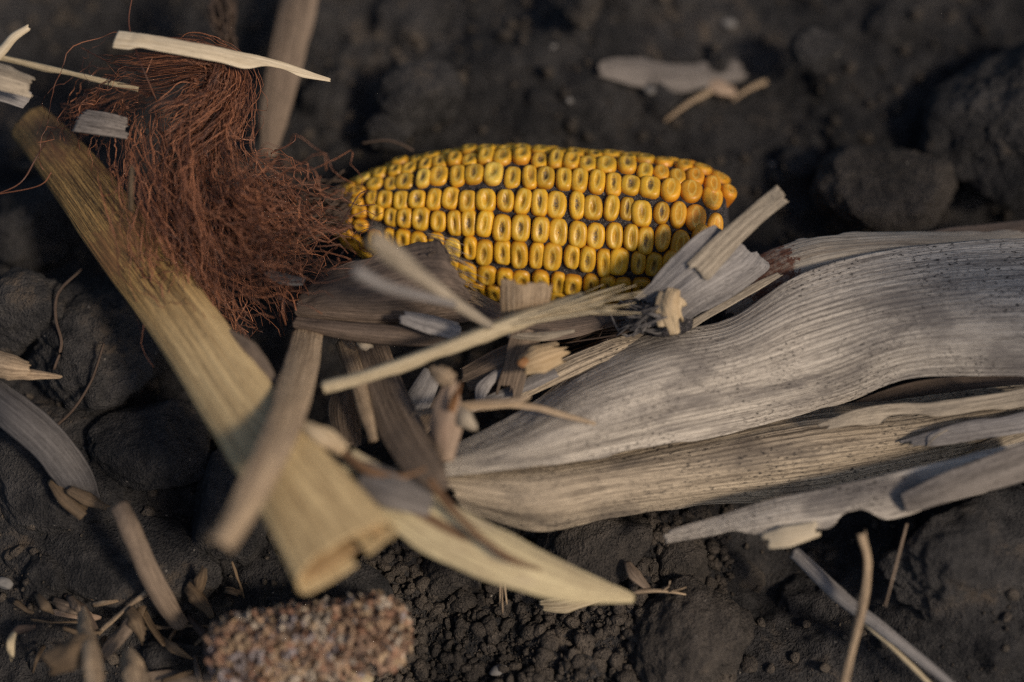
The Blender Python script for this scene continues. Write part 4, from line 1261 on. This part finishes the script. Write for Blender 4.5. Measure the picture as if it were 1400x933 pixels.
def strands(ctrl, spread, n, wig=1.2, r=(.05, .13), trim=.15, seg=30, flare=1.0, per=9):
    C = np.array([P(*p) for p in ctrl])
    m_ = 60
    base = spline(C, m_)
    sp = np.interp(np.linspace(0, 1, m_), np.linspace(0, 1, len(spread)), spread)
    T = np.gradient(base, axis=0)
    T /= np.linalg.norm(T, axis=1)[:, None]
    A_ = np.cross(T, np.array([.2, .3, .93]))
    A_ /= np.linalg.norm(A_, axis=1)[:, None]
    B_ = np.cross(T, A_)
    x = np.linspace(0, 1, seg)

    def wave(amp):
        w = np.zeros((seg, 3))
        for d in range(3):
            for f_ in (1.2, 2.7, 5.3, 9.5, 17.0):
                w[:, d] += amp * sr.normal() / f_ ** .75 * np.sin(x * f_ * 3.1 + sr.rand() * 6.28) * (.3 + flare * x)
        return w
    left = 0
    for i in range(n):
        if left <= 0:                               # a new lock of strands
            left = 1 + sr.randint(per * 2)
            ca_, cb_ = sr.normal(size=2) * .55
            cw = wave(wig)
            tone = sr.rand()
        left -= 1
        a_, b_ = ca_ + sr.normal() * .13, cb_ + sr.normal() * .13
        t0, t1 = sr.rand() * trim, 1 - sr.rand() ** 1.5 * trim * 1.6
        k = np.linspace(t0, max(t1, t0 + .25), seg)
        q = lambda X: np.stack([np.interp(k, np.linspace(0, 1, m_), X[:, d]) for d in range(3)], -1)
        s_ = np.interp(k, np.linspace(0, 1, m_), sp)
        o_ = q(base) + q(A_) * (a_ * s_)[:, None] + q(B_) * (b_ * s_ * .7)[:, None] + cw + wave(wig * sr.uniform(.3, 1.0))
        o_[:, 2] = np.maximum(o_[:, 2], 1.0)
        paths.append((o_, sr.uniform(*r)))


strands([(170, 92, 50), (215, 88, 54), (270, 82, 57), (306, 92, 56), (308, 122, 54), (285, 152, 53), (250, 190, 52)], (8, 10, 7, 4, 5, 8, 10), 190, 1.0, trim=.35)
strands([(285, 84, 56), (308, 100, 56), (304, 140, 54), (282, 175, 53), (235, 205, 52)], (6, 5, 5, 7, 9), 150, .8, trim=.25)
strands([(295, 90, 56), (308, 112, 54), (298, 150, 52), (276, 210, 48), (280, 290, 42), (300, 370, 35), (325, 455, 27)], (5, 6, 7, 10, 14, 16, 14), 360, 1.9, trim=.45)
strands([(225, 150, 51), (228, 200, 49), (245, 270, 44), (272, 340, 38), (300, 400, 33), (345, 465, 26)], (9, 12, 14, 14, 12, 9), 170, 2.6, trim=.5)
strands([(285, 210, 47), (300, 250, 45), (325, 285, 42), (360, 310, 39), (420, 325, 37), (495, 325, 36)], (8, 10, 13, 15, 14, 9), 120, 3.4, trim=.5, per=3)
strands([(290, 290, 40), (320, 335, 38), (360, 352, 36), (400, 350, 35), (430, 345, 34)], (9, 12, 14, 14, 10), 90, 3.0, trim=.4, per=3)
strands([(240, 118, 53), (195, 112, 50), (150, 130, 46), (112, 175, 42), (88, 225, 36)], (8, 10, 12, 12, 10), 46, 2.4, trim=.35, per=3)
strands([(300, 300, 42), (330, 270, 44), (370, 262, 45), (420, 285, 44), (480, 305, 42)], (10, 14, 16, 16, 12), 70, 3.2, trim=.4, per=2, r=(.09, .16))
for pts in ([(183, -15, 66), (176, 30, 66), (186, 70, 65), (200, 105, 62), (215, 140, 56)], [(182, 60, 64), (200, 48, 64), (214, 60, 63), (200, 100, 60)], [(-10, 268, 34), (28, 250, 36), (50, 215, 38), (70, 180, 42)],
            [(-5, 266, 34), (40, 258, 36), (60, 250, 38), (70, 236, 40)], [(110, 65, 52), (150, 85, 54), (200, 100, 54)], [(300, 180, 52), (330, 190, 50), (346, 192, 49)],
            [(370, 210, 44), (400, 195, 46), (404, 185, 46)], [(445, 330, 40), (470, 300, 44), (490, 268, 47), (500, 262, 46)], [(360, 380, 34), (395, 400, 33), (405, 425, 32)]):
    paths.append((spline([P(*p) for p in pts], 30), .22))
silk = tubes('corn_silk', paths, M['silk'], sides=3, seed=3)
tag(silk, 'tangled tuft of reddish brown corn silk left of the ear', 'corn silk')
# dark matted base the silk grows from, at the ear's tip
paths = []
for i in range(150):
    a0 = P(468 + sr.normal() * 8, 285 + sr.normal() * 16, 24 + sr.normal() * 3)
    a1 = P(385 + sr.normal() * 22, 300 + sr.normal() * 22, 22 + sr.normal() * 4)
    paths.append((spline([a0, .5 * (a0 + a1) + sr.normal(size=3) * 2, a1], 12), .35))
o = tubes('silk_base', paths, M['dark_twig'], ear, seed=8)
